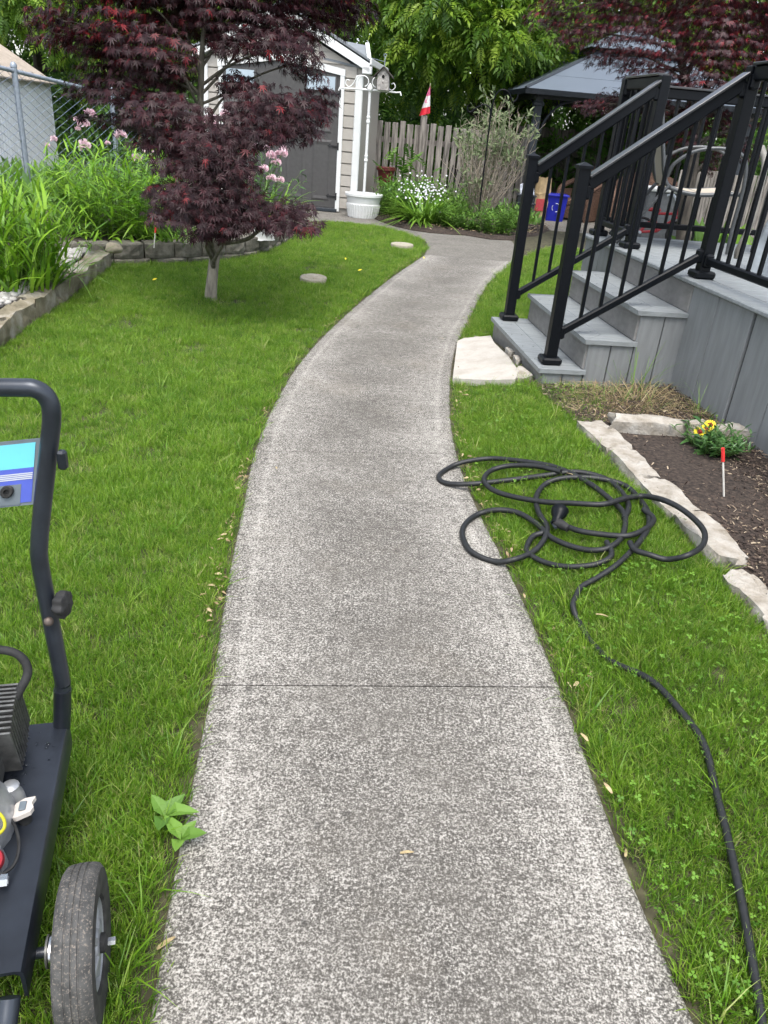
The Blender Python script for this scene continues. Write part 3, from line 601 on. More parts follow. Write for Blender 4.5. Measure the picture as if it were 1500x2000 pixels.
rb = Wn+wl_*1.3+np.array([0, 0, 2.44]); MB().extr([rb, rb+wd_*(Lw+.1), rb+wd_*(Lw+.1)+wl_*1.3+[0, 0, -.9], rb+wl_*1.3+[0, 0, -.9]], (0, 0, .02)).build('roof_back', MATS['roof_tan'], ns)
# ------------------------------------------------------------------ chain-link fence
CP1 = at(42, 250, 9.5)*[1, 1, 0]; CP2 = at(250, 250, 11.4)*[1, 1, 0]; cd_ = (CP2-CP1)/np.linalg.norm(CP2-CP1); cg_ = np.array([0, 0, -.085]); cd_ = cd_+cg_
C0 = CP1-cd_*2.4; C1 = CP1+cd_*5.2; CL = 7.6
cf = thing('chain_link_fence', 'blue grey chain-link fence along the left side of the garden', 'fence', (C0+C1)/2)
u_post = 2.4
for u in (u_post-2.3, u_post, u_post+1.9, u_post+5.0):
    b = C0+cd_*u; p = MB().tube([b+[0, 0, -.1], b+[0, 0, 1.62]], .035, 12); p.lathe([(.04, 0), (.04, .03), (.02, .055), (.001, .06)], b+[0, 0, 1.62], n=12); p.build('post', MATS['galvanised'], cf, 40)
MB().tube([C0+[0, 0, 1.58], C1+[0, 0, 1.58]], .025, 10).build('top_rail', MATS['galvanised'], cf, 50)
cm = MB(); nrm_ = np.array([-cd_[1], cd_[0], 0]); dw = .09; nz = int(1.62/.05)
zz = np.arange(nz+1)*.05+.02
for k in range(int(CL/dw)):
    u = k*dw+dw/2+np.where(np.arange(nz+1) % 2 == 0, -.5, .5)*dw*(1 if k % 2 == 0 else -1)*1.0
    p = C0[None]+cd_[None]*u[:, None]; p[:, 2] += zz; r_ = .0042; off = [np.array([0, 0, r_])+cd_*0, cd_*r_, -cd_*r_, nrm_*r_]
    n = len(p); tri = [nrm_*-r_-cd_*0, nrm_*r_*.5+cd_*r_, nrm_*r_*.5-cd_*r_]; V = np.concatenate([p+t for t in tri]); F = []
    for a, b in ((0, 1), (1, 2), (2, 0)): F += [(a*n+i, b*n+i, b*n+i+1, a*n+i+1) for i in range(n-1)]
    cm.add(V, F)
stuff(cm.build('wire_mesh', MATS['wire'], cf))
# ------------------------------------------------------------------ board fences at the back
def board_fence(label, p0, p1, h, bw, mat, posts, gap=.012):
    p0 = np.array(p0, float); p1 = np.array(p1, float); d = (p1-p0); L = np.linalg.norm(d); d /= L; n = np.array([d[1], -d[0], 0]); ax = np.array([d, -n, [0, 0, 1]])
    f = thing('board_fence', label, 'fence', (p0+p1)/2)
    for z in (.3, h-.3): MB().box((p0+p1)/2-n*.05+[0, 0, z], (L, .04, .09), ax).build('rail', MATS[mat], f)
    k = 0; u = 0
    while u < L:
        b = bw*random.uniform(.93, 1.05); hh = h+random.uniform(-.025, .02); tlt = random.uniform(-.006, .006); a2 = np.array([d+np.array([0, 0, tlt]), -n, [0, 0, 1]])
        MB().box(p0+d*(u+b/2)+n*random.uniform(0, .012)+[0, 0, hh/2], (b-gap*random.uniform(.6, 1.4), .022, hh), a2, .004).build('board', MATS[mat], f); u += b
    for q in posts: MB().box(p0+d*q+n*.06+[0, 0, (h+.14)/2], (.115, .115, h+.14), ax, .012).build('post', MATS[mat], f)
    return f
FQ = np.array([-.75, 15.45, 0]); FQ1 = np.array([1.95, 15.62, 0]); fdir = (FQ1-FQ)/np.linalg.norm(FQ1-FQ)
upost = .86
board_fence('weathered grey wooden board fence between the shed and the gazebo', FQ, FQ1, 1.38, .145, 'wood_grey', (upost, upost+1.95), .03)
board_fence('dark shaded board fence behind the gazebo', FQ1+[.08, 1.5, 0], (9.5, 18.2, 0), 1.5, .15, 'wood_grey_shaded', (2.4, 4.8, 7.0))
board_fence('pale wooden fence seen through the railing behind the patio chair', (4.3, 13.6, 0), (9.8, 14.4, 0), 1.05, .15, 'wood_grey', (2.4, 4.8))
# flag on the fence post
FP = FQ+fdir*upost+np.array([.02, -.1, 1.5]); fl = thing('flag', 'small red and white maple leaf flag on the fence post', 'flag', FP)
MB().tube([FP+[-.02, 0, -.05], FP+[.045, 0, .53]], .006, 6).build('flag_stick', MATS['twig'], fl)
top = FP+np.array([.043, -.005, .50]); bl = FP+np.array([-.11, -.03, .0]); br = FP+np.array([.085, .0, .06])
def flagpt(s, t):            # t down, s across the hanging fold
    a = top*(1-t)+bl*t; b = top*(1-t)+br*t; p = a*(1-s)+b*s; return p+np.array([0, -.03*math.sin(s*9+t*3)*t, 0])
def flagpiece(t0, t1, name, mat):
    V = []; n, m = 6, 8
    for i in range(n+1):
        for j in range(m+1): V.append(flagpt(j/m, t0+(t1-t0)*i/n))
    MB().add(V, [(i*(m+1)+j, i*(m+1)+j+1, (i+1)*(m+1)+j+1, (i+1)*(m+1)+j) for i in range(n) for j in range(m)]).build(name, MATS[mat], fl, 60)
flagpiece(.02, .36, 'red_band', 'flag_pink'); flagpiece(.36, .75, 'white_field', 'flag_white'); flagpiece(.75, 1.0, 'red_band', 'flag_red')
lf = maple(.0, 3); c0 = flagpt(.3, .52)+np.array([0, -.035, 0])
V = [c0+np.array([v[0]*.05, -.012, v[1]*.085-.03]) for v in lf[0]]; MB().add(V, lf[1]).build('maple_leaf_emblem', MATS['flag_pink'], fl)
# ------------------------------------------------------------------ deck and stairs
HR = .182; NB = [1.40, 1.645, 1.92]; A0, A1 = 4.20, 5.47; DZ = HR*4; DAX = np.array([DB, DA, [0, 0, 1]])
deck = thing('deck', 'grey composite garden deck with three steps on its left side', 'deck', D(4.8, 3.4, 0))
def dbox(a0, a1, b0, b1, z0, z1, name, mat, par, bev=.006): return MB().box(D((a0+a1)/2, (b0+b1)/2, (z0+z1)/2), (b1-b0, a1-a0, z1-z0), DAX, bev).build(name, MATS[mat], par)
fb = .135
for k, b in enumerate(NB):
    z = HR*(k+1); nb = NB[k+1] if k < 2 else 2.215; run = nb-b+.04
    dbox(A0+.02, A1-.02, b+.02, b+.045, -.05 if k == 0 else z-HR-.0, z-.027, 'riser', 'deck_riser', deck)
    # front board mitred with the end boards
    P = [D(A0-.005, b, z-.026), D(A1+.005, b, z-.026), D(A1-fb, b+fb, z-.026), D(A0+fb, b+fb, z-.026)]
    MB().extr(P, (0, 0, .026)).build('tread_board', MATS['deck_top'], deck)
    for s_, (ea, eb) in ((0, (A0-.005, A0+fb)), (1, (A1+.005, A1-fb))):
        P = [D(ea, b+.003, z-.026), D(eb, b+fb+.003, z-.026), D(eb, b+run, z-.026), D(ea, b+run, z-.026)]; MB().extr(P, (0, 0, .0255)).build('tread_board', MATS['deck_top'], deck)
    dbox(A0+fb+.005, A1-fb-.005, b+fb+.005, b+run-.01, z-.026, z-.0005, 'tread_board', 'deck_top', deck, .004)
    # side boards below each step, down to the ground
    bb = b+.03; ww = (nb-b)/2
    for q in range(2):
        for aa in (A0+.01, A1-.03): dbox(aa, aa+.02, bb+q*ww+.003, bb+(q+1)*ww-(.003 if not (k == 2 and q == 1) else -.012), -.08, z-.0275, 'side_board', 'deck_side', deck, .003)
scr = MB().lathe([(.001, -.001), (.0045, -.001), (.0045, .0008), (.001, .0008)], (0, 0, 0), None, 8).mesh('screw')
for k, b in enumerate(NB):
    for a in np.arange(A0+.2, A1-.1, .29):
        for off in (.03, .1): put('screw', scr, 'gazebo_dark', deck, Matrix.Translation(Vector(D(a, b+off, HR*(k+1))-np.array(ORG[deck.name]))))
# deck surface: border board and boards across
EB = 2.20
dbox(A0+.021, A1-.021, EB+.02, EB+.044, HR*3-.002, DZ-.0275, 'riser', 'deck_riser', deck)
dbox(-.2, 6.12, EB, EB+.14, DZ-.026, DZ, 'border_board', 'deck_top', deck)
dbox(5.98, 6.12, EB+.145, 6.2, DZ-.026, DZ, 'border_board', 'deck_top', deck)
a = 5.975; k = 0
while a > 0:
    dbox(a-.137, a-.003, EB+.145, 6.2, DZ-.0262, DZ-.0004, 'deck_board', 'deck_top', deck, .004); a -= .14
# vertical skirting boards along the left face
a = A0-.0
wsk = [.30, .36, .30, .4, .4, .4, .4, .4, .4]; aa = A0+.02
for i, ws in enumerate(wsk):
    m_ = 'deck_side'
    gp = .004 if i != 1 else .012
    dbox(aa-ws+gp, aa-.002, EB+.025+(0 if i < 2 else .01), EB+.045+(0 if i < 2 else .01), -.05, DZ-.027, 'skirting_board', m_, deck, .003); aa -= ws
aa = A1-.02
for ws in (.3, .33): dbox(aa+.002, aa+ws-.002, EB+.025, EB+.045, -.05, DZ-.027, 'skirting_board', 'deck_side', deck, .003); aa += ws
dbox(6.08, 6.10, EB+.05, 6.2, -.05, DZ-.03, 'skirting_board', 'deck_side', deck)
dbox(-.1, 6.0, EB+.2, EB+.24, -.05, DZ-.05, 'inner_beam', 'gazebo_dark', deck)
# flat limestone step beside the path
fs = SLABP; mb = MB().prism([(x, y) for x, y in fs], -.1, [float(T(x, y))+.028+random.uniform(-.004, .004) for x, y in fs]); tag(mb.build('stepping_slab', MATS['limestone_pale']), 'flat cream limestone slab between the path and the deck steps', 'stone slab')
for k, (q, rr) in enumerate((((1000, 683), .045), ((1008, 700), .04), ((1016, 727), .075), ((985, 660), .05), ((940, 655), .06))):
    c = gt(*q, .02); an = np.sort(rng.uniform(0, 6.28, 7)); poly = [(c[0]+rr*math.cos(t)*random.uniform(.8, 1.1), c[1]+rr*1.5*math.sin(t)*random.uniform(.8, 1.1)) for t in an]
    tag(MB().prism(poly, -.05, [float(T(c[0], c[1]))+.02+random.uniform(-.01, .01) for _ in poly]).build('stone_chip', MATS['limestone']), ['narrow limestone chip between slab and bottom step, farther one', 'narrow limestone chip between slab and bottom step, nearer one', 'small limestone piece at the near corner of the bottom step', 'thin limestone piece behind the big slab at the step corner', 'thin limestone piece behind the big slab nearer the path'][k], 'stone', 'limestone pieces round the slab')
# ------------------------------------------------------------------ railings
def post(par, a, b, z0, z1, cap=True, skirt=True):
    p = MB().box(D(a, b, (z0+z1)/2), (.064, .064, z1-z0), DAX, .004).build('post', MATS['rail_black'], par)
    if cap:
        c = D(a, b, z1); V = [c+DB*x*.04+DA*y*.04+np.array([0, 0, z]) for z in (-.004, .012) for x, y in ((-1, -1), (1, -1), (1, 1), (-1, 1))]+[c+np.array([0, 0, .03])]
        MB().add(V, [(3, 2, 1, 0)]+[(i, (i+1) % 4, 4+(i+1) % 4, 4+i) for i in range(4)]+[(4+i, 4+(i+1) % 4, 8) for i in range(4)]).build('post_cap', MATS['rail_black'], p)
    if skirt: MB().box(D(a, b, z0+.022), (.12, .12, .04), DAX, .01).build('base_skirt', MATS['rail_black'], p)
def bar(par, p, q, w, h, name, mat='rail_black'):
    p = np.array(p); q = np.array(q); d = (q-p); L = np.linalg.norm(d); d /= L; side = np.cross(d, [0, 0, 1.]); side /= np.linalg.norm(side); up = np.cross(side, d)
    MB().box((p+q)/2, (L, w, h), np.array([d, side, up]), min(w, h)*.18).build(name, MATS[mat], par)
def rail_run(par, p, q, zt0, zt1, zb0, zb1, nbal, tw=.075, th=.07, bs=.019):
    """p, q = (a, b) of the two posts"""
    P = np.array(p, float); Q = np.array(q, float); d = (Q-P)/np.linalg.norm(Q-P); P1 = P+d*.034; Q1 = Q-d*.034
    f = lambda t, z0, z1: D(*(P1*(1-t)+Q1*t), z0*(1-t)+z1*t)
    bar(par, f(0, zt0-th/2, 0), f(1, 0, zt1-th/2), .045, th, 'top_rail'); bar(par, f(0, zt0+.006, 0), f(1, 0, zt1+.006), tw, .014, 'handrail_cap', 'rail_cap')
    bar(par, f(0, zb0, 0), f(1, 0, zb1), .04, .042, 'bottom_rail')
    for t, z in ((0, (zb0, zt0-th)), (1, (zb1, zt1-th))):
        for zz_ in z: MB().box(f(t, zz_ if t == 0 else 0, zz_ if t == 1 else 0), (.05, .05, .075), DAX, .01).build('bracket', MATS['rail_black'], par)
    for i in range(nbal):
        t = (i+1)/(nbal+1); z0 = zb0*(1-t)+zb1*t; z1 = (zt0-th)*(1-t)+(zt1-th)*t
        MB().box(D(*(P1*(1-t)+Q1*t), (z0+z1)/2), (bs, bs, z1-z0), DAX, .002).build('baluster', MATS['rail_black'], par)
PT = {'bn': (4.325, 1.497), 'bf': (5.41, 1.512), 'dn': (4.315, 2.30), 'df': (5.41, 2.30), 'dl': (6.05, 2.30)}
ZR = DZ+1.03
r1 = thing('stair_railing', 'black metal stair railing on the near side of the steps', 'railing', D(4.32, 1.9, HR), 'black deck railings')
post(r1, *PT['bn'], HR, HR+1.07); post(r1, *PT['dn'], DZ, ZR+.03, cap=False)
rail_run(r1, PT['bn'], PT['dn'], 1.205, ZR-.01, .37, DZ+.12, 6)
r2 = thing('stair_railing', 'black metal stair railing on the far side of the steps', 'railing', D(5.41, 1.9, HR), 'black deck railings')
post(r2, *PT['bf'], HR, HR+1.07); post(r2, *PT['df'], DZ, ZR+.03, cap=False)
rail_run(r2, PT['bf'], PT['df'], 1.205, ZR-.01, .37, DZ+.12, 6)
r3 = thing('deck_railing', 'short black deck railing left of the stair opening', 'railing', D(5.7, 2.3, DZ), 'black deck railings')
post(r3, *PT['dl'], DZ, ZR+.03, cap=False); rail_run(r3, PT['df'], PT['dl'], ZR+.03, ZR+.03, DZ+.1, DZ+.1, 5)
r4 = thing('deck_railing', 'black deck railing right of the stairs along the deck edge', 'railing', D(3.2, 2.3, DZ), 'black deck railings')
post(r4, 2.0, 2.3, DZ, ZR+.03, cap=False); rail_run(r4, PT['dn'], (2.0, 2.3), ZR+.03, ZR+.03, DZ+.1, DZ+.1, 20)
r5 = thing('deck_railing', 'black railing along the back of the deck behind the chair', 'railing', D(6.05, 4, DZ), 'black deck railings')
post(r5, 6.05, 4.1, DZ, ZR+.03, cap=False); post(r5, 6.05, 5.9, DZ, ZR+.03, cap=False)
rail_run(r5, (6.05, 2.335), (6.05, 4.1), ZR, ZR, DZ+.1, DZ+.1, 14); rail_run(r5, (6.05, 4.1), (6.05, 5.9), ZR, ZR, DZ+.1, DZ+.1, 14)
# ------------------------------------------------------------------ things on the deck
CH = np.array([*D(5.74, 2.62)[:2], DZ]); ch = thing('patio_chair', 'tan sling patio chair with grey metal frame on the deck', 'chair', CH)
cf_ = DB*.96-DA*.27; cf_ /= np.linalg.norm(cf_); cs_ = np.array([-cf_[1], cf_[0], 0])
K = lambda f, s, z: CH+cf_*f+cs_*s+np.array([0, 0, z])
def sheet(pts, w0, w1, th, name, mat, par):
    V = []; n = len(pts)
    for f, z in pts: V += [K(f, w0, z), K(f, w1, z)]
    for f, z in pts: V += [K(f, w0, z-th), K(f, w1, z-th)]
    F = [(2*i, 2*i+1, 2*i+3, 2*i+2) for i in range(n-1)]+[(2*n+2*i, 2*n+2*i+2, 2*n+2*i+3, 2*n+2*i+1) for i in range(n-1)]+[(2*i, 2*i+2, 2*n+2*i+2, 2*n+2*i) for i in range(n-1)]+[(2*i+1, 2*n+2*i+1, 2*n+2*i+3, 2*i+3) for i in range(n-1)]
    MB().add(V, F).build(name, MATS[mat], par, 40)
sheet(catmull([(-.02, .40), (.2, .385), (.42, .41), (.47, .39)], 4), -.24, .24, .012, 'seat', 'sling_tan', ch)
sheet(catmull([(-.04, .42), (-.1, .62), (-.16, .85), (-.21, 1.02)], 4), -.24, .24, .012, 'backrest', 'sling_tan', ch)
for s_ in (-.26, .26):
    MB().tube(catmull([K(-.22, s_, 1.05), K(-.17, s_, .85), K(-.11, s_, .62), K(-.05, s_, .44), K(.04, s_, .39), K(.2, s_, .375), K(.42, s_, .40), K(.48, s_, .38), K(.47, s_, .3)], 5), .014, 8).build('side_frame', MATS['chair_metal'], ch, 60)
    MB().tube(catmull([K(-.05, s_*1.04, .47), K(-.02, s_*1.1, .56), K(.1, s_*1.12, .645), K(.28, s_*1.12, .67), K(.42, s_*1.1, .62), K(.46, s_*1.08, .45), K(.46, s_*1.08, .2), K(.47, s_*1.08, .01)], 6), .013, 8).build('armrest', MATS['chair_metal'], ch, 60)
    MB().tube(catmull([K(-.02, s_*1.04, .42), K(-.14, s_*1.05, .25), K(-.3, s_*1.06, .01)], 5), .013, 8).build('leg', MATS['chair_metal'], ch, 60)
MB().tube([K(.2, -.26, .375), K(.2, .26, .375)], .012, 8).build('cross_bar', MATS['chair_metal'], ch)
# table with a thick wooden top
TB = np.array([*D(5.45, 3.72)[:2], DZ]); tb = thing('patio_table', 'high patio table with weathered wooden top and grey metal legs', 'table', TB)
for k in range(4): MB().box(TB+DA*(.1*k-.15)+[0, 0, .70], (.95, .095, .045), DAX, .008).build('top_plank', MATS['wood_grey'], tb)
for x in (-.38, .38):
    for y in (-.15, .15): MB().box(TB+DB*x+DA*y+[0, 0, .34], (.035, .035, .675), DAX, .004).build('leg', MATS['chair_metal'], tb)
for y in (-.15, .15): MB().box(TB+DA*y+[0, 0, .38], (.73, .03, .06), DAX, .004).build('stretcher', MATS['chair_metal'], tb)
hs_ = [at(1487, 287, 4.45), at(1494, 320, 4.4), at(1484, 370, 4.4), at(1470, 430, 4.45), at(1450, 472, 4.5), at(1441, 490, 4.52), at(1439, 505, 4.53)]
hp = catmull(hs_, 24); tag(MB().tube(hp, [.017+.003*(i % 2) for i in range(len(hp))], 8).build('corrugated_hose', MATS['duct'], None, 60), 'ribbed grey flexible hose hanging from the patio table', 'hose')
CV = np.array([*D(4.4, 3.02)[:2], DZ]); mb = MB(); V = []; n = 40
for i, (z, rx, ry) in enumerate(((.0, .36, .33), (.02, .35, .32), (.2, .33, .3), (.4, .3, .27), (.52, .27, .24), (.6, .2, .17), (.63, .08, .07))):
    for j in range(n):
        a = j*2*math.pi/n; f = 1+.07*math.sin(a*7+i*.4)*(1-z)+.03*math.sin(a*13+1); V.append(CV+DB*rx*f*math.cos(a)+DA*ry*f*math.sin(a)+np.array([0, 0, z]))
mb.add(V, [(i*n+j, i*n+(j+1) % n, (i+1)*n+(j+1) % n, (i+1)*n+j) for i in range(6) for j in range(n)]+[tuple(range(6*n, 7*n))])
tag(mb.build('tarp_cover', MATS['tarp'], None, 60), 'pale grey tarp draped over something on the deck', 'tarp')
# ------------------------------------------------------------------ gazebo and what stands under it
GA = np.array([1.95, 14.75, 0.]); gzb = thing('gazebo', 'dark metal gazebo with blue grey panelled roof', 'gazebo', GA+[1.9, 1.6, 0]); GW, GD_, GH = 4.0, 3.3, 2.02
ge_ = np.array([.995, .09, 0]); gn_ = np.array([-.09, .995, 0]); gax = np.array([ge_, gn_, [0, 0, 1]])
GP = lambda x, y, z: GA+ge_*x+gn_*y+np.array([0, 0, z])
for x, y in ((0.1, .1), (GW-.1, .1), (.1, GD_-.1), (GW-.1, GD_-.1)):
    p = MB().box(GP(x, y, GH/2), (.13, .13, GH), gax, .01).build('post', MATS['gazebo_dark'], gzb); MB().box(GP(x, y, GH-.18), (.17, .17, .06), gax, .01).build('collar', MATS['gazebo_dark'], p); MB().box(GP(x, y, .05), (.2, .2, .1), gax, .01).build('foot', MATS['gazebo_dark'], p)
    sx = 1 if x < 1 else -1; sy = 1 if y < 1 else -1
    MB().tube(catmull([GP(x+sx*.06, y, GH-.75), GP(x+sx*.16, y, GH-.42), GP(x+sx*.4, y, GH-.16), GP(x+sx*.75, y, GH-.08)], 6), .022, 6).build('curved_brace', MATS['gazebo_dark'], gzb, 60)
    MB().tube(catmull([GP(x, y+sy*.06, GH-.75), GP(x, y+sy*.16, GH-.42), GP(x, y+sy*.4, GH-.16), GP(x, y+sy*.75, GH-.08)], 6), .022, 6).build('curved_brace', MATS['gazebo_dark'], gzb, 60)
for y in (.1, GD_-.1): MB().box(GP(GW/2, y, GH-.03), (GW, .09, .14), gax, .008).build('beam', MATS['gazebo_dark'], gzb)
for x in (.1, GW-.1): MB().box(GP(x, GD_/2, GH-.035), (.09, GD_, .13), gax, .008).build('beam', MATS['gazebo_dark'], gzb)
ov = .22; q = [(-ov, -ov), (GW+ov, -ov), (GW+ov, GD_+ov), (-ov, GD_+ov)]; cx, cy = GW/2, GD_/2; Rz = lambda f: GH+.02+f*1.05
for i in range(4):
    x0, y0 = q[i]; x1, y1 = q[(i+1) % 4]
    for k, (f0, f1) in enumerate(((0, .22), (.225, .45), (.455, .66))):
        mixp = lambda x, y, f: GP(x+(cx-x)*f, y+(cy-y)*f, Rz(f)); P = [mixp(x0, y0, f0), mixp(x1, y1, f0), mixp(x1, y1, f1), mixp(x0, y0, f1)]; MB().extr(P, (0, 0, .012)).build('roof_panel', MATS['gazebo_roof'], gzb)
    MB().tube([GP(x0, y0, Rz(0)+.01), GP(x0+(cx-x0)*.66, y0+(cy-y0)*.66, Rz(.66)+.01)], .028, 6).build('hip_rail', MATS['gazebo_dark'], gzb)
    P = [GP(x0, y0, GH-.05), GP(x1, y1, GH-.05), GP(x1, y1, GH+.03), GP(x0, y0, GH+.03)]; MB().extr(P, (0, 0, .001)).add(P, [(0, 1, 2, 3)]).build('eave', MATS['gazebo_dark'], gzb)
    mixq = lambda x, y, f: GP(x+(cx-x)*f, y+(cy-y)*f, Rz(f)+.16); P = [mixq(x0, y0, .58), mixq(x1, y1, .58), mixq(x1, y1, .98), mixq(x0, y0, .98)]; MB().extr(P, (0, 0, .012)).build('vent_roof', MATS['gazebo_roof'], gzb)
BN = np.array([2.62, 14.9, 0]); bn = thing('recycling_bin', 'blue plastic recycling bin standing under the gazebo', 'bin', BN)
V = [BN+np.array([x*s, y*s2, z]) for z, s, s2 in ((0, .15, .15), (.44, .18, .19)) for x, y in ((-1, -1), (1, -1), (1, 1), (-1, 1))]; MB().add(V, [(3, 2, 1, 0)]+[(i, (i+1) % 4, 4+(i+1) % 4, 4+i) for i in range(4)]+[(4, 5, 6, 7)]).build('bin_body', MATS['bin_blue'], bn)
for sx, sy, lx, ly in ((0, -1, .4, .03), (0, 1, .4, .03), (-1, 0, .03, .41), (1, 0, .03, .41)): MB().box(BN+[sx*.185, sy*.195, .43], (lx, ly, .03), None, .006).build('rim', MATS['bin_blue'], bn)
for k in range(3):      # recycling arrows
    a0 = k*2.094+.5; arr = [BN+np.array([.07*math.cos(t)-.01, -.176-.012, .23+.07*math.sin(t)]) for t in np.linspace(a0, a0+1.3, 6)]; MB().tube(arr, .006, 4).build('recycling_arrow', MATS['sticker_white'], bn)
BG = np.array([2.33, 14.75, 0])
def bag(name, label, base, w, d, h, mat):
    b = thing(name, label, 'paper bag', base, 'paper yard bags'); V = []; n = 12; lv = ((0, 1), (.1, 1.03), (.4, .96), (.7, 1.02), (.92, .9), (1, .95))
    for z, s in lv:
        for j in range(n):
            a = j*2*math.pi/n; c, s_ = math.cos(a), math.sin(a); r_ = 1/max(abs(c), abs(s_))**.8; V.append(np.array(base)+[c*r_*w/2*s*random.uniform(.95, 1.05), s_*r_*d/2*s*random.uniform(.95, 1.05), z*h+(random.uniform(-.02, .02) if z == 1 else 0)])
    MB().add(V, [(i*n+j, i*n+(j+1) % n, (i+1)*n+(j+1) % n, (i+1)*n+j) for i in range(len(lv)-1) for j in range(n)]).build('bag_body', MATS[mat], b, 30); return b
b1 = bag('paper_bag', 'tall brown paper bag printed red beside the blue bin', BG, .24, .2, .44, 'paper_bag'); MB().box(BG+[0, -.108, .26], (.2, .012, .2)).build('printed_label', MATS['bag_red'], b1)
bag('paper_bag', 'open brown paper bag standing behind the printed one', BG+[.05, .32, 0], .28, .24, .68, 'paper_bag')
st_ = thing('plastic_stand', 'low dark stand with newspapers left of the paper bags', 'stand', (2.02, 14.5, 0))
for x in (-.13, .13):
    for y in (-.1, .1): MB().box(np.array([2.02+x, 14.5+y, .2]), (.04, .04, .4)).build('leg', MATS['gazebo_dark'], st_)
for z in (.12, .28, .41): MB().box(np.array([2.02, 14.5, z]), (.34, .27, .025), None, .004).build('shelf', MATS['gazebo_dark'], st_)
V = [np.array([2.02+x, 14.5+y, .43+z]) for x, y, z in ((-.13, -.13, 0), (.12, -.14, 0), (.13, .1, .1), (-.12, .11, .14), (0, -.13, .06), (0, .1, .2))]; tag(MB().add(V, [(0, 4, 5, 3), (4, 1, 2, 5), (0, 3, 2, 1)]).build('newspaper', MATS['newspaper']), 'folded newspaper lying on the low dark stand', 'newspaper')
def wicker(label, base, w, face):
    b = np.array(base, float); f = np.array([math.cos(face), math.sin(face), 0]); s = np.array([-f[1], f[0], 0]); c = thing('wicker_seat', label, 'chair', b, 'brown wicker garden seats'); ax = np.array([s, f, [0, 0, 1]])
    MB().box(b+[0, 0, .3], (w, .55, .12), ax, .03).build('seat', MATS['wicker'], c)
    V = []; n = 14
    for i in range(n+1):
        x = -w/2+w*i/n; top = .62+.3*math.sin(math.pi*i/n)**.5; p = b-f*.27+s*x; V += [p+[0, 0, .2], p+np.array([0, 0, top])-f*.1, p-f*.05+[0, 0, .2], p-f*.15+np.array([0, 0, top])]
    MB().add(V, [(4*i, 4*i+4, 4*i+5, 4*i+1) for i in range(n)]+[(4*i+2, 4*i+3, 4*i+7, 4*i+6) for i in range(n)]+[(4*i+1, 4*i+5, 4*i+7, 4*i+3) for i in range(n)]).build('backrest', MATS['wicker'], c, 50)
    for sg in (-1, 1):
        e = b+s*sg*w/2; MB().tube(catmull([e-f*.27+[0, 0, .66], e+[0, 0, .6], e+f*.24+[0, 0, .52], e+f*.28+[0, 0, .3], e+f*.26+[0, 0, .0]], 5), .045, 8).build('arm', MATS['wicker'], c, 60); MB().box(e+[0, 0, .27], (.03, .5, .5), ax).build('side_panel', MATS['wicker'], c)
    MB().box(b+f*.25+[0, 0, .15], (w, .03, .22), ax).build('front_panel', MATS['wicker'], c)
wicker('brown wicker armchair with rounded back right of the blue bin', (3.12, 15.3, 0), .62, -2.2); wicker('long brown wicker loveseat under the gazebo behind the steps', (4.3, 15.0, 0), 1.3, -1.7)
# kids bike and storage box behind the deck
BK = at(1292, 440, 11.2)*[1, 1, 0]; kb = thing('kids_bicycle', 'small red and white kids bicycle parked behind the deck', 'bicycle', BK)
for x in (-.3, .3): wv = MB().tube([BK+np.array([x+.2*math.cos(a), 0, .21+.2*math.sin(a)]) for a in np.arange(16)*math.pi/8], .02, 6, closed=True).build('wheel', MATS['black_rubber'], kb, 60); MB().tube([BK+[x, -.04, .21], BK+[x, .04, .21]], .02, 8).build('hub', MATS['sticker_white'], wv)
fr = MB()
for p, q_ in (((-.3, .21), (-.05, .24)), ((-.05, .24), (-.14, .5)), ((-.14, .48), (.2, .5)), ((-.05, .24), (.2, .46)), ((-.3, .21), (-.13, .44)), ((.3, .21), (.18, .6))): fr.tube([BK+[p[0], 0, p[1]], BK+[q_[0], 0, q_[1]]], .02, 6)
fr.build('frame', MATS['red_plastic'], kb); MB().tube(catmull([BK+[.05, -.22, .72], BK+[.13, -.18, .74], BK+[.18, 0, .62], BK+[.13, .18, .74], BK+[.05, .22, .72]], 4), .016, 6).build('handlebar', MATS['sticker_white'], kb, 60); MB().box(BK+[-.16, 0, .53], (.2, .1, .05), None, .02).build('saddle', MATS['red_plastic'], kb)
BXc = at(1290, 430, 12.3)*[1, 1, 0]; sb = thing('storage_box', 'dark grey storage box with pale lid behind the kids bicycle', 'box', BXc); MB().box(BXc+[0, 0, .36], (.7, .5, .72), None, .02).build('box_body', MATS['box_grey'], sb); MB().box(BXc+[0, 0, .75], (.76, .56, .06), None, .015).build('lid', MATS['white_plastic'], sb)
# shepherd hook
SH = g(932, 437); sh = thing('shepherd_hook', 'black double shepherd hook standing in the middle bed', 'garden hook', SH)
mb = MB().tube([SH, SH+[.0, 0, 1.72]], .012, 8); mb.build('stake', MATS['rail_black'], sh)
MB().tube(catmull([SH+[0, 0, 1.5], SH+[.02, 0, 1.8], SH+[.1, 0, 1.93], SH+[.22, 0, 1.92], SH+[.3, 0, 1.8], SH+[.36, 0, 1.82], SH+[.38, 0, 1.9]], 6), .011, 8).build('hook_arm', MATS['rail_black'], sh, 60)
MB().tube(catmull([SH+[0, 0, 1.5], SH+[-.02, 0, 1.66], SH+[-.12, 0, 1.72], SH+[-.24, 0, 1.66], SH+[-.32, 0, 1.6], SH+[-.37, 0, 1.64], SH+[-.37, 0, 1.7]], 6), .011, 8).build('hook_arm', MATS['rail_black'], sh, 60)
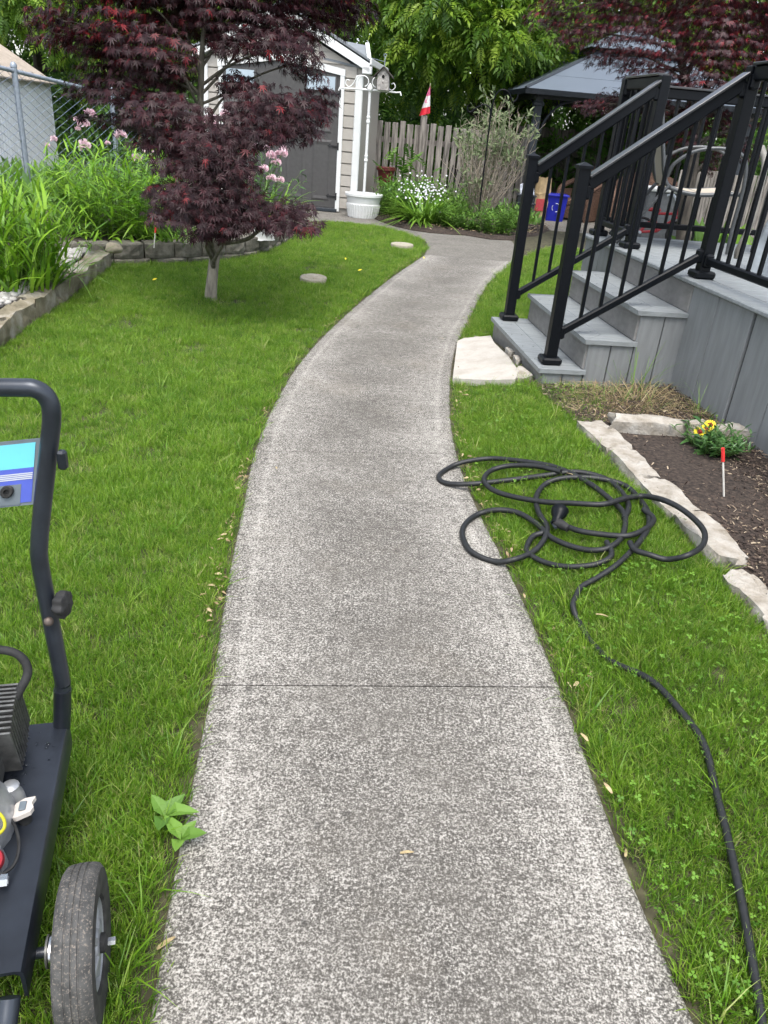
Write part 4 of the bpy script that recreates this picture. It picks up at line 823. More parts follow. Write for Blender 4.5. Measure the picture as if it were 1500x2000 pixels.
# ------------------------------------------------------------------ stones
def rock(c, size, ax, seed, rough=.18, sub=3):
    r = np.random.default_rng(seed); bm = bmesh.new(); bmesh.ops.create_cube(bm, size=2); bmesh.ops.subdivide_edges(bm, edges=bm.edges[:], cuts=sub, use_grid_fill=True)
    V = np.array([v.co[:] for v in bm.verts]); F = [tuple(v.index for v in f.verts) for f in bm.faces]; bm.free()
    n = np.linalg.norm(V, axis=1); V = V*(1-.05*(n-1))[:, None]; ph = r.uniform(0, 6.28, (3, 3)); fq = r.uniform(1.2, 3.2, (3, 3))
    for k in range(3): V[:, k] += rough*(np.sin(V@fq[k]+ph[k][0])*.5+.35*np.sin((V@fq[(k+1) % 3])*2.3+ph[k][1]))+r.normal(0, rough*.2, len(V))
    return V*np.array(size)/2@np.array(ax)+np.array(c), F
def stone_row(parent, name, pts, w, h, zfun, mat, seed, gap=.006, rough=.16):
    for i in range(len(pts)-1):
        p = np.array(pts[i][:2]); q = np.array(pts[i+1][:2]); d = q-p; L = np.linalg.norm(d); d /= L; ax = [[d[0], d[1], 0], [-d[1], d[0], 0], [0, 0, 1]]; c = (p+q)/2; z = zfun(c)
        ww = w*random.uniform(.85, 1.15); hh = h*random.uniform(.9, 1.1); V, F = rock([c[0], c[1], z], (L-gap, ww, hh), ax, seed+i, rough, 6); MB().add(V, F).build(name, MATS[mat], parent, 35)
er_ = thing('stone_edging', 'row of pale limestone blocks edging the mulched bed on the right', 'edging', gt(1260, 970))
stone_row(er_, 'stone', [gt(*q) for q in ((1148, 836), (1208, 890), (1262, 948), (1340, 1018), (1432, 1112))], .125, .125, lambda c: .08, 'limestone', 40, .003, .13)
stone_row(er_, 'stone', [gt(*q) for q in ((1432, 1130), (1520, 1218), (1640, 1330))], .125, .125, lambda c: .072, 'limestone', 50, .003, .13)
eb_ = thing('stone_edging', 'two limestone blocks closing the back of the mulched bed by the deck', 'edging', gt(1300, 855)); stone_row(eb_, 'stone', [gt(*q) for q in ((1188, 846), (1372, 858))], .12, .15, lambda c: .115, 'limestone', 60); stone_row(eb_, 'stone', [gt(*q) for q in ((1385, 860), (1452, 862))], .12, .13, lambda c: .11, 'limestone', 63)
el_ = thing('stone_edging', 'mossy weathered limestone ledge edging the left bed', 'edging', (*edge_l[2], 0))
ee = [g(-130, 800)[:2], g(-55, 735)[:2], g(20, 668)[:2], g(75, 625)[:2], g(115, 597)[:2], g(160, 566)[:2], g(188, 545)[:2], g(216, 521)[:2]]
stone_row(el_, 'stone', [np.array(p)-np.array([.07, 0]) for p in ee], .15, .19, lambda c: .035, 'limestone_old', 70, .0, .16)
# retaining wall of split-face blocks
rw = thing('block_wall', 'curved low wall of grey split-face concrete blocks holding the left bed', 'garden wall', (-2.3, 7.6, 0))
acc = np.concatenate([[0], np.cumsum(np.linalg.norm(np.diff(wf, axis=0), axis=1))]); wpt = lambda u: np.array([np.interp(u, acc, wf[:, 0]), np.interp(u, acc, wf[:, 1])])
for course, (z0, z1, bl_, sh_, off) in enumerate(((-.05, .045, .36, .0, .0), (.05, .185, .295, .13, .0))):
    u = sh_
    while u+bl_ < acc[-1]:
        p = wpt(u+.006); q = wpt(u+bl_-.006); d = (q-p)/np.linalg.norm(q-p); nrm = np.array([d[1], -d[0]]); L = np.linalg.norm(q-p); mb = MB(); r = random.Random(int(u*100)+course)
        fp = [(0, .0), (.06, .035+r.uniform(-.006, .006)), (L/2, .042+r.uniform(-.01, .01)), (L-.06, .035+r.uniform(-.006, .006)), (L, 0)]     # bevelled split face
        lev = [z0, z0+.03, (z0+z1)/2, z1-.012, z1]; V = []
        for zi, z in enumerate(lev):
            for x, y in fp: k = r.uniform(-.006, .006) if 0 < zi < 4 else -.008; a = p+d*x+nrm*(y+k-.02); V.append((a[0], a[1], z))
        n = 5; F = [(i*n+j, i*n+j+1, (i+1)*n+j+1, (i+1)*n+j) for i in range(4) for j in range(4)]
        bk = [p+d*(L-.02)-nrm*.2, p+d*.02-nrm*.2]; b0 = len(V); V += [(*bk[0], z1), (*bk[1], z1), (*bk[0], z0), (*bk[1], z0)]
        F += [(20, 21, 22, 23, 24, b0, b0+1), (24, 19, 14, 9, 4, b0+2, b0), (b0+1, b0+3, 0, 5, 10, 15, 20), (b0, b0+2, b0+3, b0+1)]; mb.add(V, F).build('block', MATS['wall_block'], rw); u += bl_
def lone_stone(name, label, c, size, mat, seed, rough=.14): V, F = rock(c, size, np.eye(3), seed, rough, 4); V = np.array(c)+(V-np.array(c)); return tag(MB().add(V, F).build(name, MATS[mat], None, 60), label, 'stone')
def roundstone(name, label, c, size, mat, seed):
    r = np.random.default_rng(seed); bm = bmesh.new(); bmesh.ops.create_icosphere(bm, subdivisions=3, radius=.5); V = np.array([v.co[:] for v in bm.verts]); F = [tuple(v.index for v in f.verts) for f in bm.faces]; bm.free()
    ph = r.uniform(0, 6.28, 4); V = V*(1+.12*np.sin(V@np.array([4, 3, 5.])+ph[0])+.06*np.sin(V@np.array([-7, 9, 4.])+ph[1]))[:, None]; return tag(MB().add(V*np.array(size)+np.array(c), F).build(name, MATS[mat], None, 60), label, 'stone')
FSp = g(222, 485, .21); roundstone('fieldstone', 'round brown fieldstone resting on the block wall', FSp, (.155, .13, .1), 'fieldstone', 3)
WRp = g(517, 455, .22); lone_stone('white_rock', 'white rock on the block wall behind the maple', WRp, (.2, .16, .13), 'white_rock', 8, .2)
for k, (dx, dy, dr) in enumerate(DISC):
    n = 24; mb = MB(); V = []
    prof = [(dr*.97, -.02), (dr, .03), (dr*.96, .042), (dr*.8, .038), (.001, .03)]; tl = .012 if k else .0
    for r_, z in prof: V += [(dx+r_*math.cos(a), dy+r_*1.1*math.sin(a), z+tl*math.sin(a)*.6) for a in np.arange(n)*2*math.pi/n]
    mb.add(V, [(i*n+j, i*n+(j+1) % n, (i+1)*n+(j+1) % n, (i+1)*n+j) for i in range(4) for j in range(n)]); tag(mb.build('lawn_disc', MATS['disc_stone'], None, 50), ['round pale stone disc in the lawn near the path bend', 'round pale stone disc tilted in the lawn right of the maple'][k], 'stone disc')
# pebbles in the left bed
pb = MB(); bm = bmesh.new(); bmesh.ops.create_icosphere(bm, subdivisions=2, radius=.5); IV = np.array([v.co[:] for v in bm.verts]); IF = [tuple(v.index for v in f.verts) for f in bm.faces]; bm.free()
for k in range(330):
    t = random.random()**.8; p = np.array(ee[1])*(1-t)+np.array(ee[-1])*t+np.array([-.2-.22*random.random()*(1.2 if t < .2 or t > .7 else .4), .05+.1*random.random()]); s = random.uniform(.035, .085); a = random.uniform(0, 6.28); rm = np.array([[math.cos(a), math.sin(a), 0], [-math.sin(a), math.cos(a), 0], [0, 0, 1]])
    pb.add(IV*np.array([s*1.3, s, s*.65])@rm+[p[0], p[1], .115+random.uniform(0, .03)], IF)
o_ = stuff(pb.build('pebbles', MATS['pebble'], None, 60)); o_['label'] = 'pale river pebbles along the inside of the left stone ledge'
# mulch chips
def chips(poly, n, mat, name, label, z, smin, smax, thin=1):
    P = np.array(poly); x = rng.uniform(P[:, 0].min(), P[:, 0].max(), n*3); y = rng.uniform(P[:, 1].min(), P[:, 1].max(), n*3); m = inpoly(x, y, poly); x, y = x[m][:n], y[m][:n]; q = len(x)
    tip = np.stack([rng.normal(size=q), rng.normal(size=q), rng.normal(0, .25, q)], 1); nr = np.stack([rng.normal(0, .35, q), rng.normal(0, .35, q), np.ones(q)], 1)
    zz = z if np.isscalar(z) else z(x, y); mt = frames(np.stack([x, y, np.zeros(q)+zz+rng.uniform(0, .012, q)], 1), tip, nr, rng.uniform(smin, smax, q))
    V = np.array([(-.15, 0, 0), (.13, .05, 0), (.16, .9, .02), (-.1, 1, 0), (0, .5, .12)])*[thin, 1, thin]; F = [(0, 1, 4), (1, 2, 4), (2, 3, 4), (3, 0, 4)]
    me = bake([(V, F, np.zeros(5))], mt, np.zeros(q, int), (0, 0, 0), rng.random(q)); o = stuff(put(name, me, MATS[mat])); o['label'] = label; return o
chips(bed_r, 14000, 'mulch_chip', 'mulch', 'dark bark mulch covering the right bed', .116, .006, .024)
chips(bed_mid, 3500, 'mulch_chip', 'mulch', 'dark bark mulch in the middle bed', .06, .02, .05)
chips(bed_mid, 700, 'litter', 'leaf_litter', 'pale fallen bits at the edge of the middle bed', .066, .02, .05)
chips(bed_l, 2500, 'mulch_chip', 'mulch', 'dark mulch in the left bed behind the block wall', .165, .02, .05)
dry_poly = [tuple(p) for p in (gt(1090, 750)[:2], gt(1100, 800)[:2], gt(1170, 836)[:2], gt(1390, 850)[:2], gt(1440, 840)[:2], gt(1320, 770)[:2], gt(1200, 752)[:2])]
chips(dry_poly, 3000, 'litter', 'leaf_litter', 'dry straw litter beside the deck skirting', lambda x, y: T(x, y)+.012, .02, .075, thin=.13)
# dry bits along both path edges
nl = 2000; ii = rng.integers(0, len(EL)-1, nl); tt_ = rng.random(nl); sd_ = rng.random(nl) < .55
eL = EL[ii]*(1-tt_)[:, None]+EL[ii+1]*tt_[:, None]; eR = ER[ii]*(1-tt_)[:, None]+ER[ii+1]*tt_[:, None]; p = np.where(sd_[:, None], eL-[[.012, 0]]-np.abs(rng.normal(0, .03, (nl, 1)))*[[1, 0]], eR+[[.012, 0]]+np.abs(rng.normal(0, .04, (nl, 1)))*[[1, 0]])
m_ = vnoise(p[:, 0], p[:, 1], 2.7, 9) > .38; p = p[m_]; q = len(p)
mt = frames(np.stack([p[:, 0], p[:, 1], T(p[:, 0], p[:, 1])+rng.uniform(0, .02, q)], 1), np.stack([rng.normal(size=q), rng.normal(size=q), rng.normal(0, .2, q)], 1), np.stack([rng.normal(0, .4, q), rng.normal(0, .4, q), np.ones(q)], 1), rng.uniform(.01, .032, q))
o_ = stuff(put('edge_litter', bake([blade(1, .12, .2), lance(.35)], mt, rng.integers(0, 2, q), (0, 0, 0), rng.random(q)), MATS['litter'])); o_['label'] = 'dry grass and leaf bits along the path edges'
# ------------------------------------------------------------------ trees
MAPLES = [maple(.2, 1), maple(.35, 2), maple(.5, 3), maple(.1, 4)]
def branch_tube(mb, p, q, r0, r1, sag=.15, n=8, jit=.04):
    p = np.array(p, float); q = np.array(q, float); L = np.linalg.norm(q-p); mid = (p+q)/2+np.array([0, 0, sag*L])+rng.normal(0, jit*L, 3); pts = catmull([p, (p+mid)/2+rng.normal(0, jit*L*.4, 3), mid, (mid+q)/2+rng.normal(0, jit*L*.4, 3), q], 4)
    mb.tube(pts, np.linspace(r0, r1, len(pts)), n); return pts
def maple_tree(name, label, base, trunk, pads, mat, lsize, dens, single, barklow, barkhigh, up):
    t = thing(name, label, 'tree', base); tr = np.array(trunk); k = len(tr); tp = catmull(tr[:, :3], 5); rad = np.interp(np.linspace(0, 1, len(tp)), np.linspace(0, 1, k), tr[:, 3])
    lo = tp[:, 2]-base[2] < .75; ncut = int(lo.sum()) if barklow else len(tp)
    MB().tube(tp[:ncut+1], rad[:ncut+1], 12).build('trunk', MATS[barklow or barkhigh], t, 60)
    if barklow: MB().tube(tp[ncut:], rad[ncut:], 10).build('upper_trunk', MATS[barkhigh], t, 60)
    POS, TIP, NRM, SZ, RD = [], [], [], [], []
    for (c, r3, n, red) in pads:
        c = np.array(c); r3 = np.array(r3); j = np.argmin(np.linalg.norm(tp-(c-np.array([0, 0, .35])), axis=1)+np.where(tp[:, 2] > c[2]-.05, 5, 0)); s0 = tp[j]; mb = MB(); bp = branch_tube(mb, s0, c, max(.008, rad[j]*.5), .005, .08, 6); mb2 = mb
        for _ in range(6): tw = c+sph(1)[0]*r3*.8; pts = branch_tube(mb2, bp[random.randint(len(bp)//2, len(bp)-1)], tw, .004, .0015, .03, 4)
        mb.build('branch', MATS[barkhigh], t, 60)
        m = int(n*dens); v = sph(m)*(rng.random(m)**.45)[:, None]; 
        # layered twigs: leaves gather on thin sheets
        lay = np.round(v[:, 2]*2.2+rng.normal(0, .13, m))/2.2; v[:, 2] = .35*v[:, 2]+.65*lay; pos = c+v*r3
        pos[:, 2] -= .22*(v[:, 0]**2+v[:, 1]**2)*r3[2]*1.2
        out = pos-np.array([tr[-1][0]*.3+base[0]*.7, base[1], 0]); out[:, 2] = 0; out /= np.linalg.norm(out, axis=1)[:, None]+1e-6
        tip = out*.7+rng.normal(0, .45, (m, 3))+np.array([0, 0, -.75]); nr = out*.55+np.array([0, -.1, .8])+rng.normal(0, .33, (m, 3))
        POS.append(pos); TIP.append(tip); NRM.append(nr); SZ.append(lsize*rng.uniform(.65, 1.15, m)); q = rng.random(m)*.9; q[rng.random(m) < red*.65] = rng.uniform(.9, 1); RD.append(q)
    POS = np.concatenate(POS); mt = frames(POS, np.concatenate(TIP), np.concatenate(NRM), np.concatenate(SZ)); foliage(t, MAPLES, mt, mat, single, 'leaf', 'crown', np.concatenate(RD)); return t
def pads_from(px, dens_k=1.0):
    out = []
    for x, y, d, rx, ry, red in px:
        c = at(x, y, d); s = d/FPX; out.append((c, (rx*s, .3+rx*s*.35, ry*s*1.1), rx*ry*dens_k, red))
    return out
MBASE = g(412, 582); 
mp = [(110, 35, 5.2, 60, 28, .35), (170, 75, 5.3, 70, 32, .4), (240, 45, 5.2, 80, 42, .35), (300, 95, 5.1, 90, 42, .16), (230, 125, 5.5, 80, 36, .12), (350, 30, 5.5, 100, 48, .1), (460, 25, 5.3, 110, 42, .03), (560, 35, 5.5, 90, 42, .05), (640, 25, 5.7, 70, 34, .08), (690, 15, 5.8, 55, 24, .12),
      (200, -40, 5.2, 120, 50, .2), (330, -70, 5.2, 150, 60, .1), (480, -60, 5.3, 150, 60, .05), (620, -60, 5.5, 120, 50, .1), (400, -170, 5.2, 180, 70, .1), (550, -170, 5.3, 150, 70, .1), (260, -150, 5.2, 150, 70, .2),
      (270, 175, 5.3, 95, 34, .05), (330, 215, 5.1, 90, 32, .03), (255, 235, 5.6, 70, 20, .05), (190, 170, 5.5, 60, 24, .1), (330, 140, 5.6, 60, 30, .03), (480, 85, 5.3, 70, 26, .02), (560, 85, 5.2, 70, 26, .03), (590, 125, 5.6, 45, 22, .05), (470, 160, 5.5, 50, 22, .02),
      (520, 200, 5.2, 85, 34, .04), (590, 215, 5.4, 60, 32, .1), (625, 190, 5.6, 35, 36, .12), (480, 245, 5.1, 90, 34, .02), (560, 252, 5.3, 65, 22, .05), (420, 275, 5.0, 80, 30, .02), (345, 265, 5.2, 60, 26, .03), (300, 275, 5.4, 40, 16, .05),
      (355, 318, 5.2, 60, 22, .04), (430, 318, 5.0, 80, 26, .03), (330, 372, 5.3, 48, 20, .08), (395, 372, 5.0, 80, 28, .06), (455, 372, 5.1, 60, 26, .02), (340, 412, 5.3, 58, 20, .08), (420, 418, 5.1, 105, 22, .04), (510, 412, 5.2, 80, 18, .03), (575, 405, 5.4, 45, 18, .02), (560, 435, 5.2, 60, 16, .02), (610, 440, 5.3, 30, 8, .02), (405, 450, 5.2, 40, 14, .04), (450, 452, 5.3, 30, 10, .02), (165, 225, 5.6, 30, 7, .05), (100, 75, 5.5, 35, 12, .3)]
trk = [(*(MBASE+[0, 0, -.03]), .062), (*(MBASE+[0, 0, .03]), .05), (*(MBASE+[.02, 0, .2]), .043), (*(MBASE+[.045, .02, .42]), .041), (*(MBASE+[.05, .0, .7]), .036), (*at(402, 330, 5.75), .03), (*at(392, 240, 5.6), .026), (*at(393, 150, 5.45), .022), (*at(398, 60, 5.3), .016), (*at(420, -100, 5.2), .008)]
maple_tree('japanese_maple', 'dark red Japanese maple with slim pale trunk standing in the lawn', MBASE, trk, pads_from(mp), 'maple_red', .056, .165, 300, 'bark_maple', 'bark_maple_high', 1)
RB = at(1345, 440, 10.2)*[1, 1, 0]
mp2 = [(1080, 25, 9.6, 60, 28, .2), (1130, 60, 9.4, 60, 28, .15), (1190, 30, 9.5, 80, 36, .2), (1250, 75, 9.2, 80, 36, .2), (1200, 110, 9.6, 60, 22, .08), (1300, 30, 9.6, 90, 36, .15), (1390, 40, 9.3, 90, 40, .3), (1470, 30, 9.5, 90, 40, .2), (1360, 100, 9.5, 80, 28, .12), (1440, 100, 9.3, 90, 36, .25), (1510, 110, 9.4, 60, 50, .2),
       (1260, 135, 9.4, 60, 22, .05), (1320, 165, 9.6, 70, 28, .05), (1400, 160, 9.4, 80, 26, .05), (1480, 170, 9.6, 70, 24, .05), (1160, 205, 9.7, 42, 16, .02), (1195, 190, 9.9, 35, 20, .02), (1345, 215, 9.8, 40, 22, .04), (1330, 270, 9.9, 36, 28, .04), (1290, 215, 9.9, 40, 22, .04), (1420, 235, 9.8, 50, 24, .04), (1400, 310, 9.9, 22, 26, .05), (1450, 290, 9.9, 40, 22, .04), (1150, -30, 9.5, 120, 40, .2), (1300, -40, 9.4, 140, 50, .2), (1450, -50, 9.4, 140, 50, .2), (1300, -140, 9.5, 200, 70, .2), (1560, 40, 9.5, 100, 60, .2), (1560, 200, 9.6, 80, 60, .1)]
trk2 = [(*(RB+[0, 0, -.03]), .12), (*(RB+[0, 0, .1]), .1), (*at(1340, 390, 10.1), .085), (*at(1352, 330, 10.0), .075), (*at(1360, 240, 9.9), .06), (*at(1335, 140, 9.7), .05), (*at(1325, 60, 9.6), .04), (*at(1330, -60, 9.5), .02)]
maple_tree('japanese_maple', 'large dark red Japanese maple behind the deck railing', RB, trk2, pads_from(mp2), 'maple_red_far', .066, .2, 250, None, 'bark_dark', 1)
# the tall green trees behind the fences
FR = [frond(6, 1), frond(5, 2, .38, .35), frond(7, 3, .3, .2)]
def green_tree(label, base, h, crowns, n, lean, size=.36, mat='ash_leaf', group='green trees behind the fence'):
    b = np.array(base, float); t = thing('green_tree', label, 'tree', b, group); top = b+np.array([lean[0], lean[1], h]); mb = MB(); tp = catmull([b+[0, 0, -.1], b+(top-b)*.3+rng.normal(0, .12, 3)*[1, 1, 0], b+(top-b)*.65+rng.normal(0, .15, 3)*[1, 1, 0], top], 6)
    mb.tube(tp, np.linspace(.17, .05, len(tp)), 10); mb.build('trunk', MATS['bark_dark'], t, 60)
    mb = MB(); POS = []; OUT = []
    for c, r3 in crowns:
        c = np.array(c); j = min(len(tp)-1, random.randint(len(tp)//3, len(tp)-1)); branch_tube(mb, tp[j], c, .06, .015, .05, 6)
        m = int(1.6*n*r3[0]*r3[2]); v = sph(m); v[:, 1] = np.where(rng.random(m) < .65, -np.abs(v[:, 1]), v[:, 1]); v *= (rng.random(m)**.35)[:, None]; POS.append(c+v*np.array(r3)); OUT.append(v)
    mb.build('limbs', MATS['bark_dark'], t, 60); POS = np.concatenate(POS); OUT = np.concatenate(OUT); m = len(POS)
    tip = OUT*.8+rng.normal(0, .5, (m, 3))+np.array([0, -.15, -.35]); nr = np.array([0, -.45, .85])+rng.normal(0, .32, (m, 3)); foliage(t, FR, frames(POS, tip, nr, size*rng.uniform(.6, 1.15, m)), mat, 40 if mat == 'ash_leaf' else 0, 'leaf', 'crown'); return t
def crownset(x, y, zc, w, h, k): return [((x+rng.normal(0, w*.5), y+rng.normal(0, .5), zc+rng.normal(0, h*.45)), (rng.uniform(.7, 1.2), rng.uniform(.6, 1.0), rng.uniform(.5, .85))) for _ in range(k)]
GT = [('bright green leafy tree directly above the flag', (.9, 17.6, 0), 6, [((.4, 16.4, 3.4), (1.1, .8, .55)), ((1.3, 16.2, 2.9), (1.0, .7, .5)), ((.2, 16.6, 2.75), (.8, .7, .45)), ((2.0, 16.6, 3.5), (1.0, .8, .6)), ((.9, 16.8, 3.9), (1.5, .9, .6)), ((2.3, 16.9, 2.6), (.9, .6, .5)), ((1.2, 17.0, 2.35), (.9, .5, .4)), ((.7, 17.2, 4.9), (1.8, 1.2, .8))], 300, (.3, .1)),
      ('green tree with dark limb standing left of the gazebo roof', (2.9, 19.2, 0), 6.5, [((2.6, 18.4, 3.2), (1.1, .8, .6)), ((3.5, 18.6, 2.7), (1.0, .8, .6)), ((1.9, 18.7, 2.3), (.9, .7, .55)), ((3.0, 18.5, 4.1), (1.6, .9, .7)), ((4.4, 18.8, 3.5), (1.1, .8, .7))], 240, (-.4, 0)),
      ('shady green tree rising behind the garden shed roof', (-1.6, 18.2, 0), 6, [((-1.2, 16.9, 3.3), (1.2, .8, .6)), ((-.3, 17.2, 2.8), (.9, .7, .55)), ((-2.2, 17.2, 3.6), (1.2, .8, .6)), ((-.5, 17.4, 3.9), (1.5, .9, .7)), ((-.1, 17.6, 2.2), (.9, .6, .5)), ((-3.2, 17.6, 3.2), (1.2, .8, .7))], 240, (.2, 0)),
      ('green tree behind the left end of the garden shed', (-5.0, 19.5, 0), 6, [((-4.6, 18.4, 3.3), (1.3, .9, .7)), ((-5.8, 18.7, 2.8), (1.2, .8, .7)), ((-4.0, 18.6, 2.3), (1.0, .8, .6)), ((-5.2, 18.8, 4.2), (1.6, 1, .8))], 200, (0, 0)),
      ('leafy green tree over the roof of the white metal shed', (-8.6, 19.5, 0), 6, [((-8.2, 18.6, 3.0), (1.4, .9, .7)), ((-7.2, 18.8, 2.5), (1.1, .8, .7)), ((-9.2, 18.6, 3.6), (1.4, .9, .7)), ((-7.0, 18.9, 3.7), (1.3, .9, .7)), ((-10, 18.5, 2.8), (1.3, .9, .8)), ((-6.8, 19.2, 1.6), (1.0, .6, .7))], 200, (0, 0)),
      ('green tree seen through the red maple behind the gazebo', (6.2, 20, 0), 6, [((5.6, 19.2, 3.2), (1.3, .9, .7)), ((6.8, 19.3, 2.6), (1.2, .8, .7)), ((6.2, 19.2, 4.2), (1.6, .9, .7)), ((5.2, 19.5, 1.9), (1.2, .7, .5))], 170, (0, 0)),
      ('pale green tree at the far right behind the deck', (9.6, 20, 0), 6, [((8.6, 19.2, 3.1), (1.3, .9, .7)), ((9.9, 19.3, 2.6), (1.2, .8, .7)), ((9.2, 19.2, 4.0), (1.5, .9, .7)), ((8.0, 19.4, 1.8), (1.2, .7, .6))], 130, (0, 0))]
for a in GT: green_tree(*a)
# the wood beyond, one mass
nw = 8500; P = np.stack([rng.uniform(-15, 17, nw), rng.uniform(21, 25, nw), rng.uniform(-.1, 1, nw)**1.1*6.2], 1); mt = frames(P, rng.normal(0, .6, (nw, 3))+[0, -.2, -.4], rng.normal(0, .35, (nw, 3))+[0, -.5, .8], rng.uniform(.5, .95, nw))
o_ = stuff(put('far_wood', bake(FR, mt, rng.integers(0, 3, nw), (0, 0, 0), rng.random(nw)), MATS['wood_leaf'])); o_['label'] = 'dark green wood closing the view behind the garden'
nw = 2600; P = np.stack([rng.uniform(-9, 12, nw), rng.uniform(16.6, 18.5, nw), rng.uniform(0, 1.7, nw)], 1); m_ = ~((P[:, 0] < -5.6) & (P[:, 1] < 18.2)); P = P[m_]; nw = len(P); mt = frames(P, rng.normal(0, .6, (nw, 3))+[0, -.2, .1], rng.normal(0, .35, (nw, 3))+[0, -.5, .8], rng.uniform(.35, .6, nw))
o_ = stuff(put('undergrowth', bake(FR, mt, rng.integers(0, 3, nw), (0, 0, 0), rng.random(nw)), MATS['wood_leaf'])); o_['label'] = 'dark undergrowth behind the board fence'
# ------------------------------------------------------------------ plants
def stems_plant(name, label, cat, base, rad, nst, h, leaf_n, leaf_len, protos, mat, single=0, splay=.35, stem_r=.003, stem_mat='stem_green', t0=.15, droop=.1, group=None, upright=.55, elong=1.0):
    """upright stems carrying alternating leaves"""
    b = np.array(base, float); t = thing(name, label, cat, b, group); mb = MB(); POS, TIP, NRM, SZ = [], [], [], []
    for _ in range(nst):
        a = random.uniform(0, 6.28); d = rad*math.sqrt(random.random()); p0 = b+np.array([d*math.cos(a)*elong, d*math.sin(a), -.02]); hh = h*random.uniform(.65, 1.05)*(1-.25*(d/rad)**2); sp = splay*(d/rad+.15)*random.uniform(.5, 1.3); a2 = a+random.uniform(-.6, .6)
        q = np.array([math.cos(a2), math.sin(a2), 0]); pts = np.array([p0+q*sp*hh*s*s+np.array([0, 0, hh*s*(1-droop*s*sp)]) for s in np.linspace(0, 1, 6)]); mb.tube(pts, np.linspace(stem_r, stem_r*.5, 6), 4, cap=False)
        m = max(2, int(leaf_n*random.uniform(.8, 1.2))); s = np.linspace(t0, 1, m)+rng.normal(0, .03, m); s = np.clip(s, .05, 1); pp = p0+q*(sp*hh*s*s)[:, None]+np.stack([0*s, 0*s, hh*s*(1-droop*s*sp)], 1)
        az = a2+np.arange(m)*2.6+rng.normal(0, .5, m); up = upright*rng.uniform(.6, 1.5, m)+.9*(s > .93); tp = np.stack([np.cos(az), np.sin(az), up], 1); POS.append(pp); TIP.append(tp); NRM.append(np.stack([-.5*np.cos(az), -.5*np.sin(az), 1+0*az], 1)+rng.normal(0, .2, (m, 3))); SZ.append(leaf_len*rng.uniform(.6, 1.15, m)*(1.05-.35*s))
    mb.build('stems', MATS[stem_mat], t); foliage(t, protos, frames(np.concatenate(POS), np.concatenate(TIP), np.concatenate(NRM), np.concatenate(SZ)), mat, single); return t
def blade_clump(name, label, cat, base, rad, n, lmin, lmax, protos, mat, single=0, out=.55, group=None, wscale=1, elong=1.0):
    b = np.array(base, float); t = thing(name, label, cat, b, group); a = rng.uniform(0, 6.28, n); d = rad*np.sqrt(rng.random(n)); pos = b+np.stack([d*np.cos(a)*elong, d*np.sin(a), np.zeros(n)-.01], 1); a2 = a+rng.normal(0, .7, n); o = out*rng.uniform(.2, 1.3, n)
    tip = np.stack([np.cos(a2)*o, np.sin(a2)*o, np.ones(n)], 1); nr = np.stack([-np.cos(a2), -np.sin(a2), .55+0*a], 1)+rng.normal(0, .15, (n, 3)); foliage(t, protos, frames(pos, tip, nr, rng.uniform(lmin, lmax, n)), mat, single, 'leaf', 'foliage'); return t
BLW = [blade(1, .1, .25, 5), blade(1, .11, .55, 5), blade(1, .085, .8, 6), blade(1, .1, .05, 4)]; BLT = [blade(1, .05, .4, 5), blade(1, .045, .8, 6), blade(1, .05, 1.1, 6)]; BLG = [blade(1, .018, .5, 5), blade(1, .015, .9, 6), blade(1, .02, .2, 4)]
BLH = [blade(1, .008, .5, 5), blade(1, .007, .9, 6), blade(1, .009, .2, 4)]
BLU = [blade(1, .085, .2, 5), blade(1, .1, .45, 5), blade(1, .08, .7, 6), blade(1, .09, .08, 4)]
LAN = [lance(.28, .12, .15), lance(.34, .15, .3), lance(.24, .1, .05)]
BLN = [blade(1, -.1, -.25, 5), blade(1, -.11, -.55, 5)]
O1 = g(50, 585, .1); stems_plant('sea_oats', 'bright green grassy clump behind the left stone ledge', 'ornamental grass', O1+[-.3, .3, 0], .42, 210, .76, 7, .3, BLU, 'oats', 200, .3, .0022, upright=1.5, t0=.08)
O2 = g(225, 462, .16); stems_plant('sea_oats', 'tall green grassy clump behind the block wall left of the maple', 'ornamental grass', O2+[-.06, .25, 0], .55, 190, .86, 9, .29, BLW, 'oats', 200, .28, .0025, upright=.55, t0=.08)
stems_plant('sea_oats', 'small grassy shoot leaning over the block wall', 'ornamental grass', g(175, 487, .17)+[0, .05, 0], .05, 6, .3, 5, .2, BLW, 'oats', 20, .6, .002)
blade_clump('lily_clump', 'low dark green strap-leaved clump behind the plant stake', 'plant', g(330, 475, .16)+[0, .1, 0], .22, 120, .22, .4, BLT, 'lily_leaf', 60, .6, elong=1.6)
